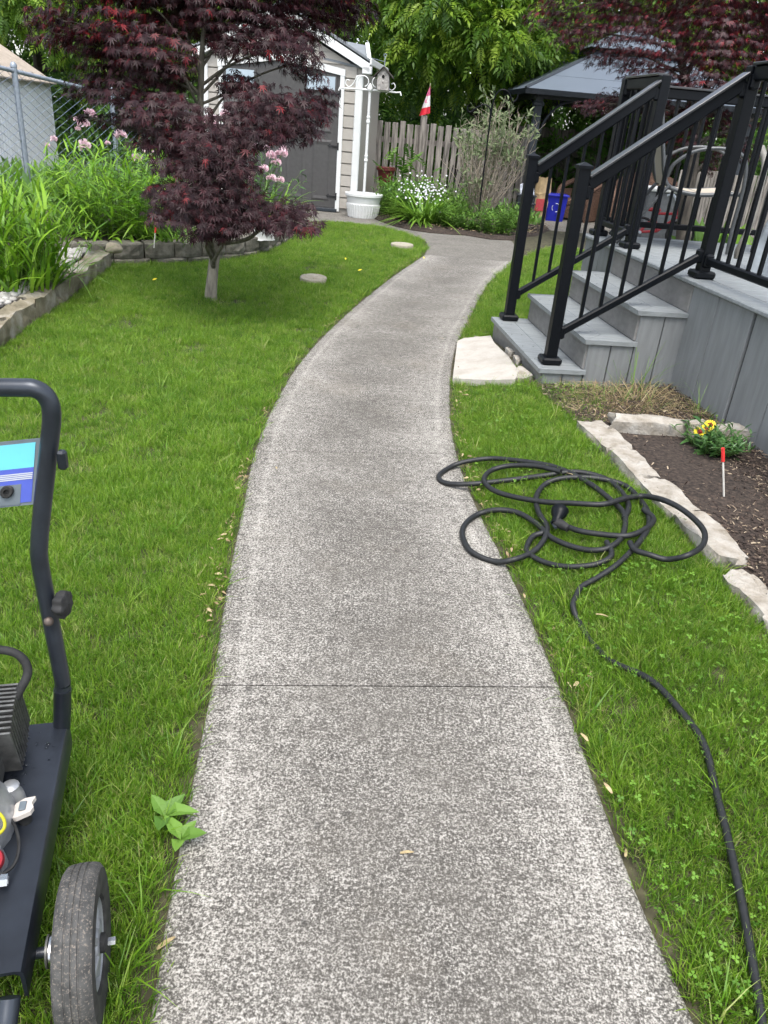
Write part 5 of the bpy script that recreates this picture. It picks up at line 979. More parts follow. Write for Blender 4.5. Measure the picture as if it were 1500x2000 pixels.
# peonies
def peony(label, base, rad, h, nst, blooms, seed):
    t = stems_plant('peony_bush', label, 'flowering bush', base, rad, nst, h, 13, .15, LAN, 'peony_leaf', 120, .4, .004, upright=.25, t0=.2, group='peony bushes')
    pr_ = []
    for k in range(3):
        r = np.random.default_rng(seed+k); V = []; F = []; T_ = []
        for i in range(46):      # ruffled petals round a ball
            v = r.normal(size=3); v[2] = abs(v[2])*.9-.25; v /= np.linalg.norm(v); s = np.cross(v, r.normal(size=3)); s /= np.linalg.norm(s); u = np.cross(v, s); rr = r.uniform(.6, 1.0); b0 = len(V)
            for p in (v*rr*.35, v*rr+s*.35, v*rr*1.12+u*.1, v*rr-s*.35): V.append(p); T_.append(.5)
            F += [(b0, b0+1, b0+2), (b0, b0+2, b0+3)]
        pr_.append((np.array(V), F, np.array(T_)))
    for c, s in blooms:
        me = bake([pr_[random.randint(0, 2)]], frames(np.array([c]), np.array([[0, 1., .2]]), np.array([[0, -.2, 1.]]), np.array([s*.85])), np.array([0]), ORG[t.name], rng.random(1)); a = me.attributes['rnd']; a.data.foreach_set('value', rng.random(len(a.data)).astype(np.float32)); put('bloom', me, 'peony_pink', t)
        MB().tube([np.array(c), (np.array(c)+np.array(base))/2*[1, 1, 0]+np.array([0, 0, c[2]*.5+.05]), np.array(base)+[0, 0, .05]], .004, 5).build('flower_stalk', MATS['stem_green'], t)
PB1 = np.array([*at(215, 300, 9.2)[:2], .14]); PB2 = np.array([*at(330, 330, 9.6)[:2], .14]); PB3 = np.array([*at(500, 360, 10.3)[:2], .14])
peony('peony bush with pink blooms below the chain-link fence', PB1, .5, .98, 34, [(at(x, y, d), s) for x, y, d, s in ((175, 222, 8.8, .075), (162, 242, 8.7, .085), (152, 252, 8.7, .04), (105, 272, 8.8, .05), (93, 284, 8.8, .035), (165, 285, 8.5, .085), (210, 280, 8.6, .04), (235, 265, 8.7, .09), (148, 233, 8.9, .035), (185, 228, 8.9, .04), (255, 205, 9.0, .05))], 5)
peony('peony bush with pink blooms behind the maple trunk', PB2, .55, .9, 34, [(at(x, y, d), s) for x, y, d, s in ((268, 310, 8.9, .08), (290, 295, 9, .08), (335, 285, 9, .09), (345, 300, 9, .06), (300, 320, 8.9, .06), (410, 240, 9.3, .13), (420, 255, 9.2, .09), (380, 300, 9, .07), (440, 225, 9.4, .08))], 9)
peony('peony bush with pink blooms in front of the shed doors', PB3, .5, .8, 30, [(at(x, y, d), s) for x, y, d, s in ((550, 300, 9.9, .1), (530, 305, 9.9, .09), (540, 318, 9.9, .08), (515, 330, 9.8, .08), (530, 348, 9.8, .075), (547, 352, 9.8, .07), (520, 290, 10, .06), (500, 290, 9.9, .08), (485, 350, 9.8, .06), (555, 290, 10, .06))], 14)
blade_clump('lily_clump', 'light green fine-leaved clump in front of the shed doors', 'plant', np.array([*at(520, 385, 10.2)[:2], .14]), .3, 130, .35, .6, BLT, 'lily_leaf', 20, .7)
# plant label stake in left bed
def stake(label, p, q, r=.005, tipk=.28):
    p = np.array(p); q = np.array(q); s = thing('plant_stake', label, 'stake', p); m = p+(q-p)*(1-tipk); d = (q-p)/np.linalg.norm(q-p); MB().tube([p-d*.02, m], r, 6).build('stick', MATS['stake_white'], s); MB().tube([m, q], r*1.8, 6).build('painted_tip', MATS['stake_red'], s); return s
sp_ = g(301, 480, .17); stake('red-tipped plant stake in the left bed', sp_, sp_+np.array([.02, .02, .165]), .005, .3)
sp2 = g(1414, 978, .11); stake('white plant stake with red tip in the mulched bed', sp2, sp2+np.array([-.06, .02, .222]), .0042, .25)
# plants in the middle bed
stems_plant('pinnate_shrub', 'green shrub with arching feathery fronds by the wooden fence', 'shrub', (-.02, 13.9, .04), .2, 14, .95, 3, .42, FR, 'shrub_leaf', 30, .5, .005, t0=.5, upright=.5)
stems_plant('pinnate_shrub', 'dense leafy shrub below the red pot', 'shrub', (-.12, 13.25, .04), .32, 90, .65, 14, .12, LAN, 'shrub_leaf', 0, .35, .003, upright=.4)
pr2 = np.array([-.47, 14.4, .36]); rp_ = thing('red_pot', 'dark red flower pot raised behind the shrubs near the shed', 'flower pot', pr2); MB().lathe([(.001, 0), (.1, 0), (.15, .26), (.17, .265), (.17, .31), (.15, .31), (.13, .25), (.001, .25)], pr2, n=20).build('pot_body', MATS['pot_red'], rp_, 40); MB().box(pr2+[0, 0, -.21], (.3, .3, .42), None, .01).build('pedestal', MATS['wood_grey'], rp_)
blade_clump('daylily', 'arching green strap-leaved clump in front of the white asters', 'plant', g(826, 443)+[0, .1, .03], .2, 300, .4, .7, BLT, 'lily_leaf', 100, .75)
stems_plant('leafy_plant', 'light green leafy plant left of the asters', 'plant', g(780, 432)+[0, .15, .03], .3, 90, .55, 13, .13, LAN, 'mound_leaf', 30, .35, .003, upright=.5)
AS = g(830, 432)+np.array([0, .3, .03]); t = stems_plant('aster', 'plant with many small white flowers in the middle bed', 'flowering plant', AS, .26, 70, .72, 9, .09, LAN, 'mound_leaf', 0, .4, .0025, upright=.5)
V = [(0, 0, .05)]; F = []; 
for k in range(9):
    a = k*6.283/9; V += [(math.cos(a-.3)*.6, math.sin(a-.3)*.6, .08), (math.cos(a+.3)*.6, math.sin(a+.3)*.6, .08), (math.cos(a), math.sin(a), .0)]; F += [(0, 3*k+1, 3*k+2), (3*k+1, 3*k+3, 3*k+2)]
fm = bpy.data.meshes.new('flower'); fm.from_pydata(V, [], F); fm.materials.append(MATS['petal_white'])
for k in range(130):
    x = random.gauss(828, 22); y = random.gauss(372, 15); p = at(x, y, 11.05+random.uniform(-.1, .3)); mt = frames(np.array([p-np.array(ORG[t.name])]), np.array([[random.gauss(0, .5), .6, .6]]), np.array([[random.gauss(0, .3), -.9, .6]]), np.array([random.uniform(.01, .019)])); put('flower', fm, None, t, Matrix(mt[0].tolist()))
for k, (px, py, rad, h, lab) in enumerate(((880, 452, .17, .33, 'rounded green mound plant right of the daylily clump'), (870, 430, .24, .45, 'taller green leafy plant behind the rounded mound'), (918, 458, .07, .2, 'smallest green tuft between the two mounds at the bed edge'), (965, 463, .22, .36, 'large rounded green mound at the right of the middle bed'), (1005, 455, .16, .3, 'small green mound beside the far stair post'))):
    stems_plant('mound_plant', lab, 'plant', g(px, py)+[0, .12, .03], rad*1.15, int(60*rad/.17), h*1.35, 13, .11, LAN, 'mound_leaf', 30, .5, .0025, upright=.4, t0=.05, group='green mounds in the middle bed')
stems_plant('weed', 'tall weed growing at the right end of the middle bed', 'plant', g(1000, 440)+[0, .2, .03], .1, 8, .5, 10, .1, LAN, 'shrub_leaf', 0, .3, .003)
# twiggy butterfly bush
BB = g(935, 432)+np.array([0, .15, .02]); bb = thing('twiggy_bush', 'half bare twiggy bush with sparse grey green leaves', 'shrub', BB); POS, TIP = [], []; mbk = None
for k in range(75):
    a = random.uniform(0, 6.28); out = random.uniform(.05, .62); hh = random.uniform(.95, 1.85)*(1-.28*out); p0 = BB+np.array([.1*math.cos(a), .1*math.sin(a), 0]); q = p0+np.array([out*math.cos(a)*1.15+.06, out*math.sin(a)*.9, hh]); mb = MB(); pts = branch_tube(mb, p0, q, .011, .003, -.02, 5, .05)
    for _ in range(7):
        j = random.randint(len(pts)//3, len(pts)-1); d = sph(1)[0]; d[2] = abs(d[2])+.4; L = random.uniform(.1, .35); e = pts[j]+d/np.linalg.norm(d)*L; branch_tube(mb, pts[j], e, .004, .0015, .0, 4, .06)
        green = random.random() < (.75 if e[2] > 1.0 else .2)
        if green:
            for s in np.linspace(.4, 1, random.randint(4, 9)): POS.append(pts[j]*(1-s)+e*s); w_ = sph(1)[0]*.8; TIP.append(d*.6+w_)
    mb.build('stem', MATS['twig'], bb, 60)
POS = np.array(POS); TIP = np.array(TIP); foliage(bb, LAN, frames(POS, TIP, rng.normal(0, .4, (len(POS), 3))+[0, -.3, .8], rng.uniform(.06, .13, len(POS))), 'sage_leaf', 100)
# bike-like dark rack behind bush is only a hint of bars
rk = thing('metal_trellis', 'dark metal trellis leaning on the fence behind the asters', 'trellis', (.75, 14.9, 0))
for k in range(5): MB().tube([np.array([.6+.07*k, 14.6, .05]), np.array([.72+.09*k, 15.3, .75-.06*k])], .009, 5).build('bar', MATS['rail_black'], rk)
MB().tube([np.array([.58, 14.85, .25]), np.array([1.0, 14.85, .25])], .009, 5).build('cross_bar', MATS['rail_black'], rk)
# coreopsis in the right bed
CP = gt(1392, 893)+np.array([0, .04, .01]); cp = stems_plant('coreopsis', 'leafy plant with yellow and dark red flowers in the mulched bed', 'flowering plant', CP, .085, 42, .17, 9, .085, LAN, 'peony_leaf', 150, .75, .0025, upright=.35, t0=.1)
for x, y, d in ((1367, 843, 3.62), (1387, 830, 3.66), (1379, 838, 3.64)):
    c = at(x, y, d); f = MB(); nd = np.array([-.25, -.6, .75]); nd /= np.linalg.norm(nd); u = np.cross(nd, [0, 0, 1.]); u /= np.linalg.norm(u); v = np.cross(nd, u); fl_ = None
    for k in range(8):
        a = k*.785; e = math.cos(a)*u+math.sin(a)*v; s = math.cos(a+1.57)*u+math.sin(a+1.57)*v; V = [c, c+e*.016-s*.007, c+e*.028-s*.008+nd*.002, c+e*.026, c+e*.028+s*.008+nd*.002, c+e*.016+s*.007]; f.add(V, [(0, 1, 2, 3), (0, 3, 4, 5)])
    fo = f.build('flower', MATS['petal_yellow'], cp); MB().lathe([(.001, -.001), (.014, 0), (.011, .006), (.001, .008)], c, np.array([u, v, nd]), 10).build('flower_centre', MATS['petal_red'], fo, 60); MB().tube([c, CP+[0, 0, .1]], .002, 4).build('flower_stalk', MATS['stem_green'], cp)
for k in range(3): c = at(1400+12*k, 812+9*k, 3.7); MB().lathe([(.001, -.007), (.007, 0), (.001, .007)], c, n=8).build('bud', MATS['stem_green'], cp, 60); MB().tube([c, CP+[0, 0, .1]], .0015, 4).build('flower_stalk', MATS['stem_green'], cp)
# dry grass clumps by the deck
blade_clump('dry_grass_clump', 'dry tan grass clump beside the lowest deck steps', 'grass clump', gt(1240, 795)+np.array([0, .03, 0]), .13, 230, .09, .22, BLG, 'dry_grass', 0, 1.2, elong=1.5)
blade_clump('grass_tuft', 'thin green grass tuft against the deck skirting', 'grass clump', gt(1365, 818), .05, 45, .1, .26, BLH, 'lily_leaf', 0, .6)
blade_clump('grass_tuft', 'tall thin grass stalks growing in front of the upper step', 'grass clump', gt(1235, 775)+np.array([.02, .06, 0]), .12, 34, .2, .42, BLH, 'lily_leaf', 0, .6)
blade_clump('grass_tuft', 'spreading green and dry grass at the corner of the mulched bed', 'grass clump', gt(1180, 790), .22, 260, .06, .14, BLG, 'mound_leaf', 0, .9, elong=1.3)
blade_clump('grass_tuft', 'long grass flopping over the left stone ledge', 'grass clump', np.array([-2.66, 6.15, .1]), .06, 60, .3, .62, [blade(1, .012, .3, 5), blade(1, .012, .6, 5)], 'lily_leaf', 0, 2.2)
nw = 1100; P = np.stack([rng.uniform(-6.3, -3.0, nw), rng.uniform(8.6, 12.8, nw), np.full(nw, .15)], 1); mt = frames(P, rng.normal(0, .45, (nw, 3))+[0, 0, 1], rng.normal(0, .4, (nw, 3))+[0, -1, .3], rng.uniform(.15, .42, nw)); o_ = stuff(put('weeds', bake(BLT+LAN, mt, rng.integers(0, 6, nw), (0, 0, 0), rng.random(nw)), MATS['mound_leaf'])); o_['label'] = 'green weeds along the foot of the chain-link fence'
nw = 700; P = np.stack([rng.uniform(-.6, 2.2, nw), rng.uniform(13.3, 15.2, nw), np.full(nw, .05)], 1); mt = frames(P, rng.normal(0, .5, (nw, 3))+[0, 0, .8], rng.normal(0, .4, (nw, 3))+[0, -1, .5], rng.uniform(.07, .2, nw)); o_ = stuff(put('ground_cover', bake(LAN, mt, rng.integers(0, 3, nw), (0, 0, 0), rng.random(nw)), MATS['mound_leaf'])); o_['label'] = 'low green ground cover at the back of the middle bed'
nw = 500; P = np.stack([rng.uniform(4.2, 6.4, nw), rng.uniform(10.5, 12.8, nw), np.full(nw, .0)], 1); mt = frames(P, rng.normal(0, .5, (nw, 3))+[0, 0, .8], rng.normal(0, .4, (nw, 3))+[0, -1, .5], rng.uniform(.2, .5, nw)); o_ = stuff(put('ground_cover', bake(BLT+LAN, mt, rng.integers(0, 6, nw), (0, 0, 0), rng.random(nw)), MATS['lily_leaf'])); o_['label'] = 'bright green border plants behind the deck'
# clover in the lawn
nc = 2600; x = rng.uniform(.4, 1.7, nc); y = rng.uniform(.3, 4.2, nc); m_ = inpoly(x, y, right_poly) & (vnoise(x, y, 3.3, 21) > .5); x, y = x[m_], y[m_]; q = len(x)
V = []; F = []
for k in range(3):
    a = k*2.094; d = np.array([math.cos(a), math.sin(a), 0]); s = np.array([-d[1], d[0], 0]); b0 = len(V); V += [np.zeros(3), d*.5-s*.42+[0, 0, .12], d*1.0-s*.3, d*.9, d*1.0+s*.3, d*.5+s*.42+[0, 0, .12]]; F += [(b0, b0+1, b0+3), (b0+1, b0+2, b0+3), (b0, b0+3, b0+5), (b0+3, b0+4, b0+5)]
CLV = (np.array(V), F, np.zeros(len(V))); mt = frames(np.stack([x, y, T(x, y)+rng.uniform(.022, .045, q)], 1), np.stack([rng.normal(size=q), rng.normal(size=q), 0*x], 1), np.stack([rng.normal(0, .25, q), rng.normal(0, .25, q), np.ones(q)], 1), rng.uniform(.005, .0095, q))
o_ = stuff(put('clover', bake([CLV], mt, np.zeros(q, int), (0, 0, 0), rng.random(q)), MATS['clover'])); o_['label'] = 'clover leaves scattered through the lawn on the right'
# broad-leaved weeds at the left path edge
for k, (px, py, n, s, lab) in enumerate(((322, 1596, 4, .07, 'broad-leaved weed at the left edge of the path'), (352, 1640, 4, .06, 'smaller broad-leaved weed hanging over the left path edge'))):
    p = g(px, py, .02); w_ = thing('broadleaf_weed', lab, 'weed', p, 'lawn weeds'); a = np.arange(n)*2.4; mt = frames(np.repeat(p[None], n, 0), np.stack([np.cos(a), np.sin(a), .75+.0*a], 1), np.stack([-.3*np.cos(a), -.3*np.sin(a), 1+0*a], 1), s*rng.uniform(.7, 1.1, n)); foliage(w_, [lance(.5, .15, .35), lance(.58, .12, .2)], mt, 'mound_leaf', n)
# fallen leaves and seeds
SD = [(795, 1668, .036, 0.1, 'pale winged seed lying in the middle of the near path slab'), (1222, 1668, .028, 1.2, 'cream winged seed at the right path edge, nearest one'), (1180, 1565, .04, 1.9, 'tan winged seed on the right path edge above the cream one'), (1135, 1465, .035, 2.0, 'tan winged seed on the right edge just below the joint'), (1020, 1185, .03, 1.6, 'small tan seed at the right edge below the hose loop'), (540, 915, .03, 1.9, 'yellow seed on the path below the second joint'), (862, 662, .05, -.5, 'yellowish leaf on the path beside the limestone slab'), (1170, 1225, .045, -.3, 'tan winged seed in the grass right of the hose'), (1110, 945, .04, -.7, 'tan winged seed inside the upper hose loops'), (325, 1845, .045, .7, 'dry twig bit on the left path edge near the wheel')]
for px, py, s, a, lab in SD:
    p = gt(px, py)+np.array([0, 0, .004 if px in (795, 540, 862, 1222, 325) else .045]); u = np.array([math.cos(a), math.sin(a), 0]); v = np.array([-u[1], u[0], 0]); V = []; n = 7; s *= .85
    for i in range(n):
        t = i/(n-1); wd = .14*math.sin(math.pi*min(1, .12+t*.85))**.7; V += [p+u*s*(t-.5)+v*s*(wd+.06*t)+np.array([0, 0, .05*s*math.sin(3*t)]), p+u*s*(t-.5)-v*s*(wd-.06*t)+np.array([0, 0, .1*s*math.sin(3*t)])]
    tag(MB().add(V, [(2*i, 2*i+1, 2*i+3, 2*i+2) for i in range(n-1)]).build('winged_seed', MATS['samara']), lab, 'seed', 'fallen seeds')
YL = [(765, 550, 'yellow leaf on the lawn edge beside the path bend'), (706, 457, 'yellow leaf on the lawn just behind the maple tip'), (716, 470, 'tiny yellow leaf left of the far stone disc'), (675, 505, 'yellow leaf on the lawn between the two discs'), (703, 527, 'pale leaf right of the tilted disc'), (828, 503, 'yellow leaf at the path bend edge'), (302, 545, 'yellow leaf on the lawn left of the maple trunk')]
for px, py, lab in YL:
    p = g(px, py, .05); a = random.uniform(0, 3); u = np.array([math.cos(a), math.sin(a), .2]); v = np.array([-math.sin(a), math.cos(a), .3]); s = .028; tag(MB().add([p-u*s, p+v*s*.4, p+u*s, p-v*s*.4], [(0, 1, 2, 3)]).build('fallen_leaf', MATS['petal_yellow']), lab, 'leaf', 'yellow fallen leaves')
# ------------------------------------------------------------------ garden hose
HZ = lambda x, y: (820+x*.45333, 760+y*.45333)
main = [(1500, 2120), (1490, 2000), (1455, 1800), (1425, 1650), (1400, 1560), (1370, 1450), (1330, 1385), (1270, 1330), (1200, 1290), (1160, 1258), (1132, 1218), (1119, 1185)]+[HZ(*q) for q in ((672, 890), (700, 855), (770, 805), (850, 750), (930, 675), (985, 595), (985, 530), (950, 465), (880, 415), (790, 390), (690, 378), (600, 385), (535, 412), (503, 465), (518, 530), (548, 590), (545, 645), (490, 700), (400, 735), (310, 740), (225, 700), (180, 635), (192, 580), (250, 540), (330, 520), (420, 530), (500, 580), (580, 645), (680, 685), (790, 690), (865, 655), (890, 590), (880, 530), (835, 480), (745, 418), (660, 365), (560, 328), (430, 308), (310, 300), (200, 312), (125, 335), (80, 375), (110, 405), (220, 408), (380, 392), (530, 372), (680, 358), (790, 385), (860, 435), (895, 500), (880, 560))]
l2 = [HZ(*q) for q in ((600, 355), (500, 332), (385, 330), (300, 352), (278, 392), (320, 432), (400, 462), (530, 485), (660, 495), (780, 497), (880, 470), (960, 465), (1060, 480), (1150, 530), (1225, 605), (1215, 670), (1150, 715), (1060, 727), (985, 712), (930, 690), (900, 660))]
l3 = [HZ(*q) for q in ((640, 598), (700, 615), (790, 628), (900, 628), (980, 600), (1010, 560), (960, 520))]; l4 = [HZ(*q) for q in ((540, 620), (490, 632), (462, 660), (470, 700), (520, 738), (620, 765), (740, 758), (810, 735), (828, 705), (800, 660))]
exr = lambda y: float(np.interp(y, ER[:, 1], ER[:, 0]))
def hose_pts(L_, lift=0.):
    out = []
    for q in L_:
        if L_ is l2 and q[0] > 1255 and 965 < q[1] < 1085:
            out.append(g(*q, .188 if q[0] > 1285 else .15)); continue
        P = gt(*q, .03); on = P[0] < exr(P[1])-.01; sub = (1100 < q[0] < 1215 and 1200 < q[1] < 1300); P = gt(*q, .0115 if on else (.007 if sub else ((.02 if q[1] > 1300 else .034)+lift))); out.append(P)
    out = np.array(out); out += rng.normal(0, .0035, out.shape)*[1, 1, .3]; return catmull(out, 6)
ho = thing('garden_hose', 'black rubber garden hose coiled on the grass with its end trailing away', 'hose', gt(1130, 1000)); mb = MB()
for L_, lf in ((main, 0), (l2, .016), (l3, .008), (l4, -.004)): hq = hose_pts(L_, lf); mb.tube(hq, np.interp(hq[:, 1], [1.0, 2.2, 2.6], [.0092, .0098, .0112]), 10)
mb.build('hose', MATS['rubber_hose'], ho, 60)
n0 = gt(*HZ(640, 600), .045); n1 = gt(*HZ(588, 572), .055); n2 = gt(*HZ(605, 520), .075); d1 = (n1-n0)/np.linalg.norm(n1-n0); d2 = (n2-n1)/np.linalg.norm(n2-n1)
nz_ = MB().tube([n0, n0+d1*.03, n0+d1*.06, n1], [.014, .019, .018, .02], 10).build('nozzle_grip', MATS['black_rubber'], ho, 50)
MB().tube([n1-d2*.01, n1+(n2-n1)*.35, n1+(n2-n1)*.6, n2, n2+d2*.006], [.018, .02, .03, .034, .03], 14).build('nozzle_head', MATS['rail_black'], nz_, 50)
MB().tube([n1+d1*.02-[0, 0, .01], n0+d1*.02+[-.03, 0, -.01]], .006, 6).build('trigger', MATS['gazebo_dark'], nz_)
# ------------------------------------------------------------------ pressure washer
pd = np.array([-.264, .9645, 0]); pn = np.array([.9645, .264, 0]); PE0 = g(45, 1895, .2); PE1 = g(135, 1408, .2); pd = (PE1-PE0)/np.linalg.norm(PE1-PE0); pn = np.array([pd[1], -pd[0], 0]); PAX = np.array([pn, pd, [0, 0, 1]])
pw = thing('pressure_washer', 'dark pressure washer on wheels with tubular handle at the left edge', 'pressure washer', PE0*[1, 1, 0]-pn*.2+pd*.25)
Q = lambda n, d, z: PE0*[1, 1, 0]+pn*n+pd*d+np.array([0, 0, z]); LP = np.linalg.norm(PE1-PE0)
prof = [(-.5, .2), (-.012, .2), (-.004, .1975), (0, .19), (0, .135), (-.006, .135), (-.006, .187), (-.012, .193), (-.5, .193)]
V = [Q(n, d, z) for d in (0, LP) for n, z in prof]; k = len(prof); MB().add(V, [(i, (i+1) % k, k+(i+1) % k, k+i) for i in range(k)]+[tuple(range(k)), tuple(range(k, 2*k))]).build('base_plate', MATS['washer_plate'], pw, 35)
hpts = [(*at(121, 1412, 1.625),), (*at(122, 1340, 1.58),), (*at(121, 1325, 1.57),), (*at(100, 1215, 1.503),), (*at(79, 1105, 1.44),), (*at(77, 1060, 1.415),), (*at(84, 980, 1.38),), (*at(95, 880, 1.343),), (*at(101, 815, 1.315),), (*at(94, 780, 1.30),), (*at(70, 760, 1.287),), (*at(30, 757, 1.282),), (*at(-120, 757, 1.27),), (*at(-330, 757, 1.25),)]
hp_ = catmull(hpts, 6); MB().tube(hp_, .0158, 14).build('handle', MATS['washer_tube'], pw, 60)
MB().tube([at(121, 1420, 1.63), at(122, 1345, 1.583)], .0175, 14).build('handle_socket', MATS['washer_plate'], pw, 60)
c = at(122, 898, 1.335); MB().box(c, (.016, .016, .036), None, .004).build('cable_clip', MATS['washer_plate'], pw)
kc = at(122, 1180, 1.47); kax = np.array([[0, .9, .44], [0, -.44, .9], [1, 0, 0]]); kn = MB(); V = []; n = 60
for r_, z in ((.001, -.012), (.02, -.012), (.026, -.004), (.026, .008), (.02, .012), (.001, .012)): V += [kc+np.array([r_*(1+.09*math.cos(7*a))*math.cos(a), r_*(1+.09*math.cos(7*a))*math.sin(a), z])@kax for a in np.arange(n)*2*math.pi/n]
kn.add(V, [(i*n+j, i*n+(j+1) % n, (i+1)*n+(j+1) % n, (i+1)*n+j) for i in range(5) for j in range(n)]).build('knob', MATS['black_rubber'], pw, 40); MB().tube([at(100, 1190, 1.48), kc], .006, 8).build('knob_bolt', MATS['washer_plate'], pw)
bc = at(95, 1214, 1.48); to = (cC-bc)/np.linalg.norm(cC-bc); s1 = np.cross(to, [0, 0, 1.]); s1 /= np.linalg.norm(s1); MB().lathe([(.001, 0), (.0095, 0), (.0095, .003), (.006, .006), (.001, .0065)], bc, np.array([s1, np.cross(to, s1), to]), 14).build('bolt', MATS['rust_bolt'], pw, 50)
# control panel between the handle legs
pa = at(86, 855, 1.343); pb_ = at(76, 984, 1.383); pc_ = at(-400, 905, 1.33); ux = (pc_-pa)/np.linalg.norm(pc_-pa); uy = (pb_-pa); PHh = np.linalg.norm(uy); uy = uy/PHh; un = np.cross(ux, uy); un /= np.linalg.norm(un); un = un if un@(cC-pa) > 0 else -un; PLx = .42
pan = MB().extr([pa, pa+ux*PLx, pa+ux*PLx+uy*PHh, pa+uy*PHh], -un*.003).build('control_panel', MATS['sticker_grey'], pw)
def stk(x0, x1, y0, y1, name, mat, off): MB().extr([pa+ux*x0*1+uy*y0*PHh+un*off, pa+ux*x1+uy*y0*PHh+un*off, pa+ux*x1+uy*y1*PHh+un*off, pa+ux*x0+uy*y1*PHh+un*off], -un*.0004).build(name, MATS[mat], pan)
stk(.014, .4, .05, .42, 'cyan_sticker', 'sticker_cyan', .0012); stk(.014, .4, .42, .95, 'blue_sticker', 'sticker_blue', .001)
for k in range(4): stk(.015, .4, .495+k*.027, .512+k*.027, 'white_stripe', 'sticker_white', .0018)
stk(.034, .4, .66, .97, 'grey_sticker', 'sticker_grey', .0016)
gc = pa+ux*.058+uy*PHh*.75+un*.002; MB().lathe([(.005, 0), (.0115, 0), (.0125, .003), (.0105, .006), (.0055, .006), (.005, .001)], gc, np.array([ux, uy, un]), 20).build('grommet', MATS['black_rubber'], pan, 50); MB().lathe([(.001, 0), (.005, 0), (.005, .0008), (.001, .0008)], gc, np.array([ux, uy, un]), 12).build('grommet_hole', MATS['dark_hole'], pan)
# wheel and axle
WH = Q(.072, .072, .13); WAX = np.array([pd, [0, 0, 1], pn]); wh = MB().lathe([(.075, -.026), (.1, -.031), (.118, -.03), (.126, -.024), (.1275, -.019), (.1285, -.0125), (.1272, -.0115), (.1272, -.0095), (.129, -.0085), (.129, -.0015), (.1272, -.0008), (.1272, .0008), (.129, .0015), (.129, .0085), (.1272, .0095), (.1272, .0115), (.1285, .0125), (.1275, .019), (.126, .024), (.118, .03)], WH, WAX, 48, False).build('tyre', MATS['tyre'], pw, 40)
MB().lathe([(.118, .0298), (.105, .0325), (.09, .031), (.076, .028), (.074, .02)], WH, WAX, 48, False).build('sidewall', MATS['tyre_wall'], wh, 50)
rm = MB().lathe([(.074, .022), (.07, .024), (.066, .012), (.05, .006), (.03, .012), (.024, .026), (.018, .028), (.001, .028)], WH, WAX, 36, False).build('rim', MATS['rim_grey'], wh, 40)
for k in range(4): a = k*math.pi/2+.3; c = WH+pd*.047*math.cos(a)+np.array([0, 0, .047*math.sin(a)])+pn*.0085; MB().lathe([(.001, 0), (.014, 0), (.012, .002), (.001, .002)], c, WAX, 12).build('rim_hole', MATS['dark_hole'], wh)
for k in range(5): a = k*2*math.pi/5+.8; e = pd*math.cos(a)+np.array([0, 0, math.sin(a)]); bar(wh, WH+e*.02+pn*.018, WH+e*.068+pn*.012, .02, .012, 'spoke', 'rim_grey')
MB().lathe([(.001, 0), (.016, 0), (.016, .008), (.01, .012), (.001, .012)], WH+pn*.028, WAX, 16).build('hub_cap', MATS['black_rubber'], wh, 40); MB().lathe([(.001, 0), (.007, 0), (.007, .012), (.001, .013)], WH+pn*.04, WAX, 6).build('axle_nut', MATS['steel'], wh)
MB().tube([WH-pn*.15, WH+pn*.03], .009, 10).build('axle', MATS['washer_plate'], pw, 50)
for k in range(5): MB().lathe([(.012, 0), (.026, 0), (.026, .0035), (.012, .0035)], WH-pn*(.034+.0055*k), WAX, 18).build('washer_ring', MATS['steel' if k % 2 else 'fin_metal'], pw, 40)
MB().tube(catmull([Q(-.02, -.02, .17), Q(-.025, -.06, .13), Q(-.03, -.07, .06), Q(-.03, -.05, .0)], 5), .017, 10).build('front_foot', MATS['washer_tube'], pw, 60)
# engine: finned cylinder, casing, cap, wires
FB = Q(-.09, LP-.15, .2); fax = np.array([pn, pd*.97+np.array([0, 0, .24]), np.cross(pn, pd*.97+np.array([0, 0, .24]))])
for k in range(11): MB().box(FB+fax[1]*(k*.011-.02)+np.array([-.035*pn[0], 0, .085]), (.115-.003*k*0, .0045, .15-.004*abs(k-5)), fax, .0015).build('cooling_fin', MATS['fin_metal'], pw)
MB().box(FB+np.array([0, 0, .08])-pn*.05, (.09, .12, .12), fax, .01).build('cylinder_head', MATS['fin_metal'], pw); MB().box(FB+np.array([0, 0, .17])-pn*.04, (.03, .13, .012), fax, .003).build('head_plate', MATS['aluminium'], pw)
for d_ in (-.05, .06): MB().lathe([(.001, 0), (.007, 0), (.007, .01), (.001, .011)], FB+np.array([0, 0, .176])-pn*.04+fax[1]*d_, None, 6).build('head_bolt', MATS['steel'], pw)
MB().tube(catmull([FB+[0, 0, .2]-pn*.12+pd*.05, FB+[0, 0, .25]-pn*.05+pd*.08, FB+[0, 0, .24]+pn*.02+pd*.09, FB+[0, 0, .2]+pn*.045+pd*.08, FB+[0, 0, .15]+pn*.02+pd*.06], 6), .0085, 10).build('ignition_lead', MATS['black_rubber'], pw, 60)
CS = Q(-.125, .28, .2); V = []; n = 18
for z, r_ in ((0, .06), (.03, .062), (.06, .055), (.075, .045), (.1, .04), (.115, .03), (.118, .001)): V += [CS+pn*r_*1.1*math.cos(a)+pd*r_*1.35*math.sin(a)+np.array([0, 0, z]) for a in np.arange(n)*2*math.pi/n]
MB().add(V, [(i*n+j, i*n+(j+1) % n, (i+1)*n+(j+1) % n, (i+1)*n+j) for i in range(6) for j in range(n)]).build('crankcase', MATS['aluminium'], pw, 50)
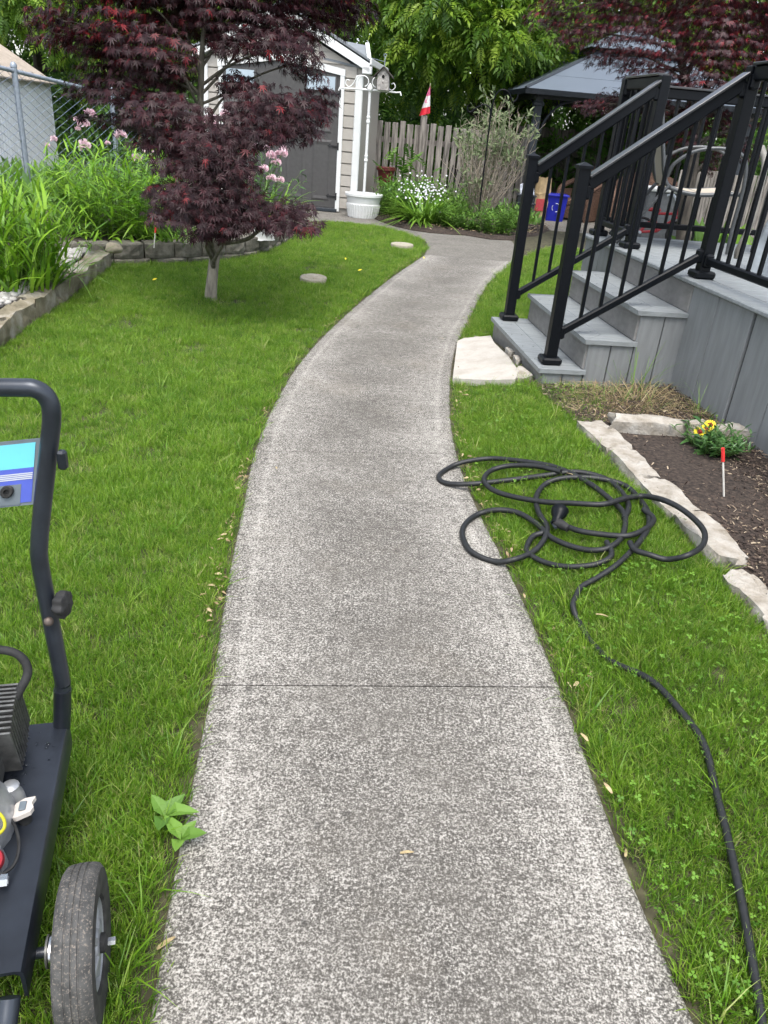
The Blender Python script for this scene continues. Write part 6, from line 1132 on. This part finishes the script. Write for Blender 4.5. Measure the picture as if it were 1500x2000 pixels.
for n_, d_, z_, r_ in ((-.072, .335, .215, .016), (-.075, .3, .205, .013), (-.08, .2, .21, .016), (-.085, .16, .2, .012)): MB().lathe([(r_*1.5, -.02), (r_*1.3, .01), (r_, .02), (r_, .032), (r_*.6, .036), (.001, .036)], Q(n_, d_, z_), None, 12).build('casing_boss', MATS['aluminium'], pw, 40)
cc = Q(-.044, .29, .215); MB().extr([cc+pn*x+pd*y+np.array([0, 0, .012+.3*x]) for x, y in ((-.018, -.018), (-.008, -.021), (.016, -.017), (.02, -.008), (.015, .004), (.02, .016), (.0, .02), (-.014, .014), (-.021, 0))], (0, 0, .01)).build('oil_cap', MATS['cap_grey'], pw); MB().box(cc+np.array([0, 0, .0245]), (.012, .02, .004), PAX, .001).build('cap_symbol', MATS['sticker_grey'], pw); MB().tube([cc+[0, 0, -.015], cc+[0, 0, .012]], .012, 12).build('filler_neck', MATS['black_rubber'], pw, 50)
MB().tube(catmull([Q(-.1, .285, .26), Q(-.062, .27, .232), Q(-.042, .225, .218), Q(-.045, .18, .215), Q(-.075, .15, .225)], 6), .003, 6).build('stop_wire', MATS['black_rubber'], pw, 60); MB().tube(catmull([Q(-.09, .26, .28), Q(-.066, .245, .268), Q(-.062, .228, .255), Q(-.085, .21, .25)], 5), .003, 6).build('yellow_wire', MATS['yellow_wire'], pw, 60)
MB().lathe([(.001, 0), (.02, 0), (.022, .005), (.022, .016), (.018, .02), (.001, .02)], Q(-.078, .19, .222), np.array([pn, np.cross([0, -.5, .86], pn), [0, -.5, .86]]), 22).build('red_cap', MATS['red_plastic'], pw, 40)
MB().box(Q(-.1, .165, .225), (.06, .07, .05), PAX, .008).build('pump_block', MATS['aluminium'], pw); MB().tube([Q(-.09, .152, .218), Q(-.045, .152, .218)], .007, 6).build('pump_bolt', MATS['steel'], pw); MB().lathe([(.001, 0), (.011, 0), (.011, .012), (.001, .012)], Q(-.058, .152, .218), np.array([pd, [0, 0, 1], pn]), 6).build('pump_nut', MATS['steel'], pw)
for k in range(26):
    p = Q(random.uniform(-.11, -.015), random.uniform(LP-.2, LP-.02), .2003); r_ = random.choice((.0015, .002, .003, .0045)); MB().add(IV*np.array([r_*2*random.uniform(.8, 1.8), r_*2, r_*.9])+p, IF).build('water_drop', MATS['water_drop'], pw, 60)
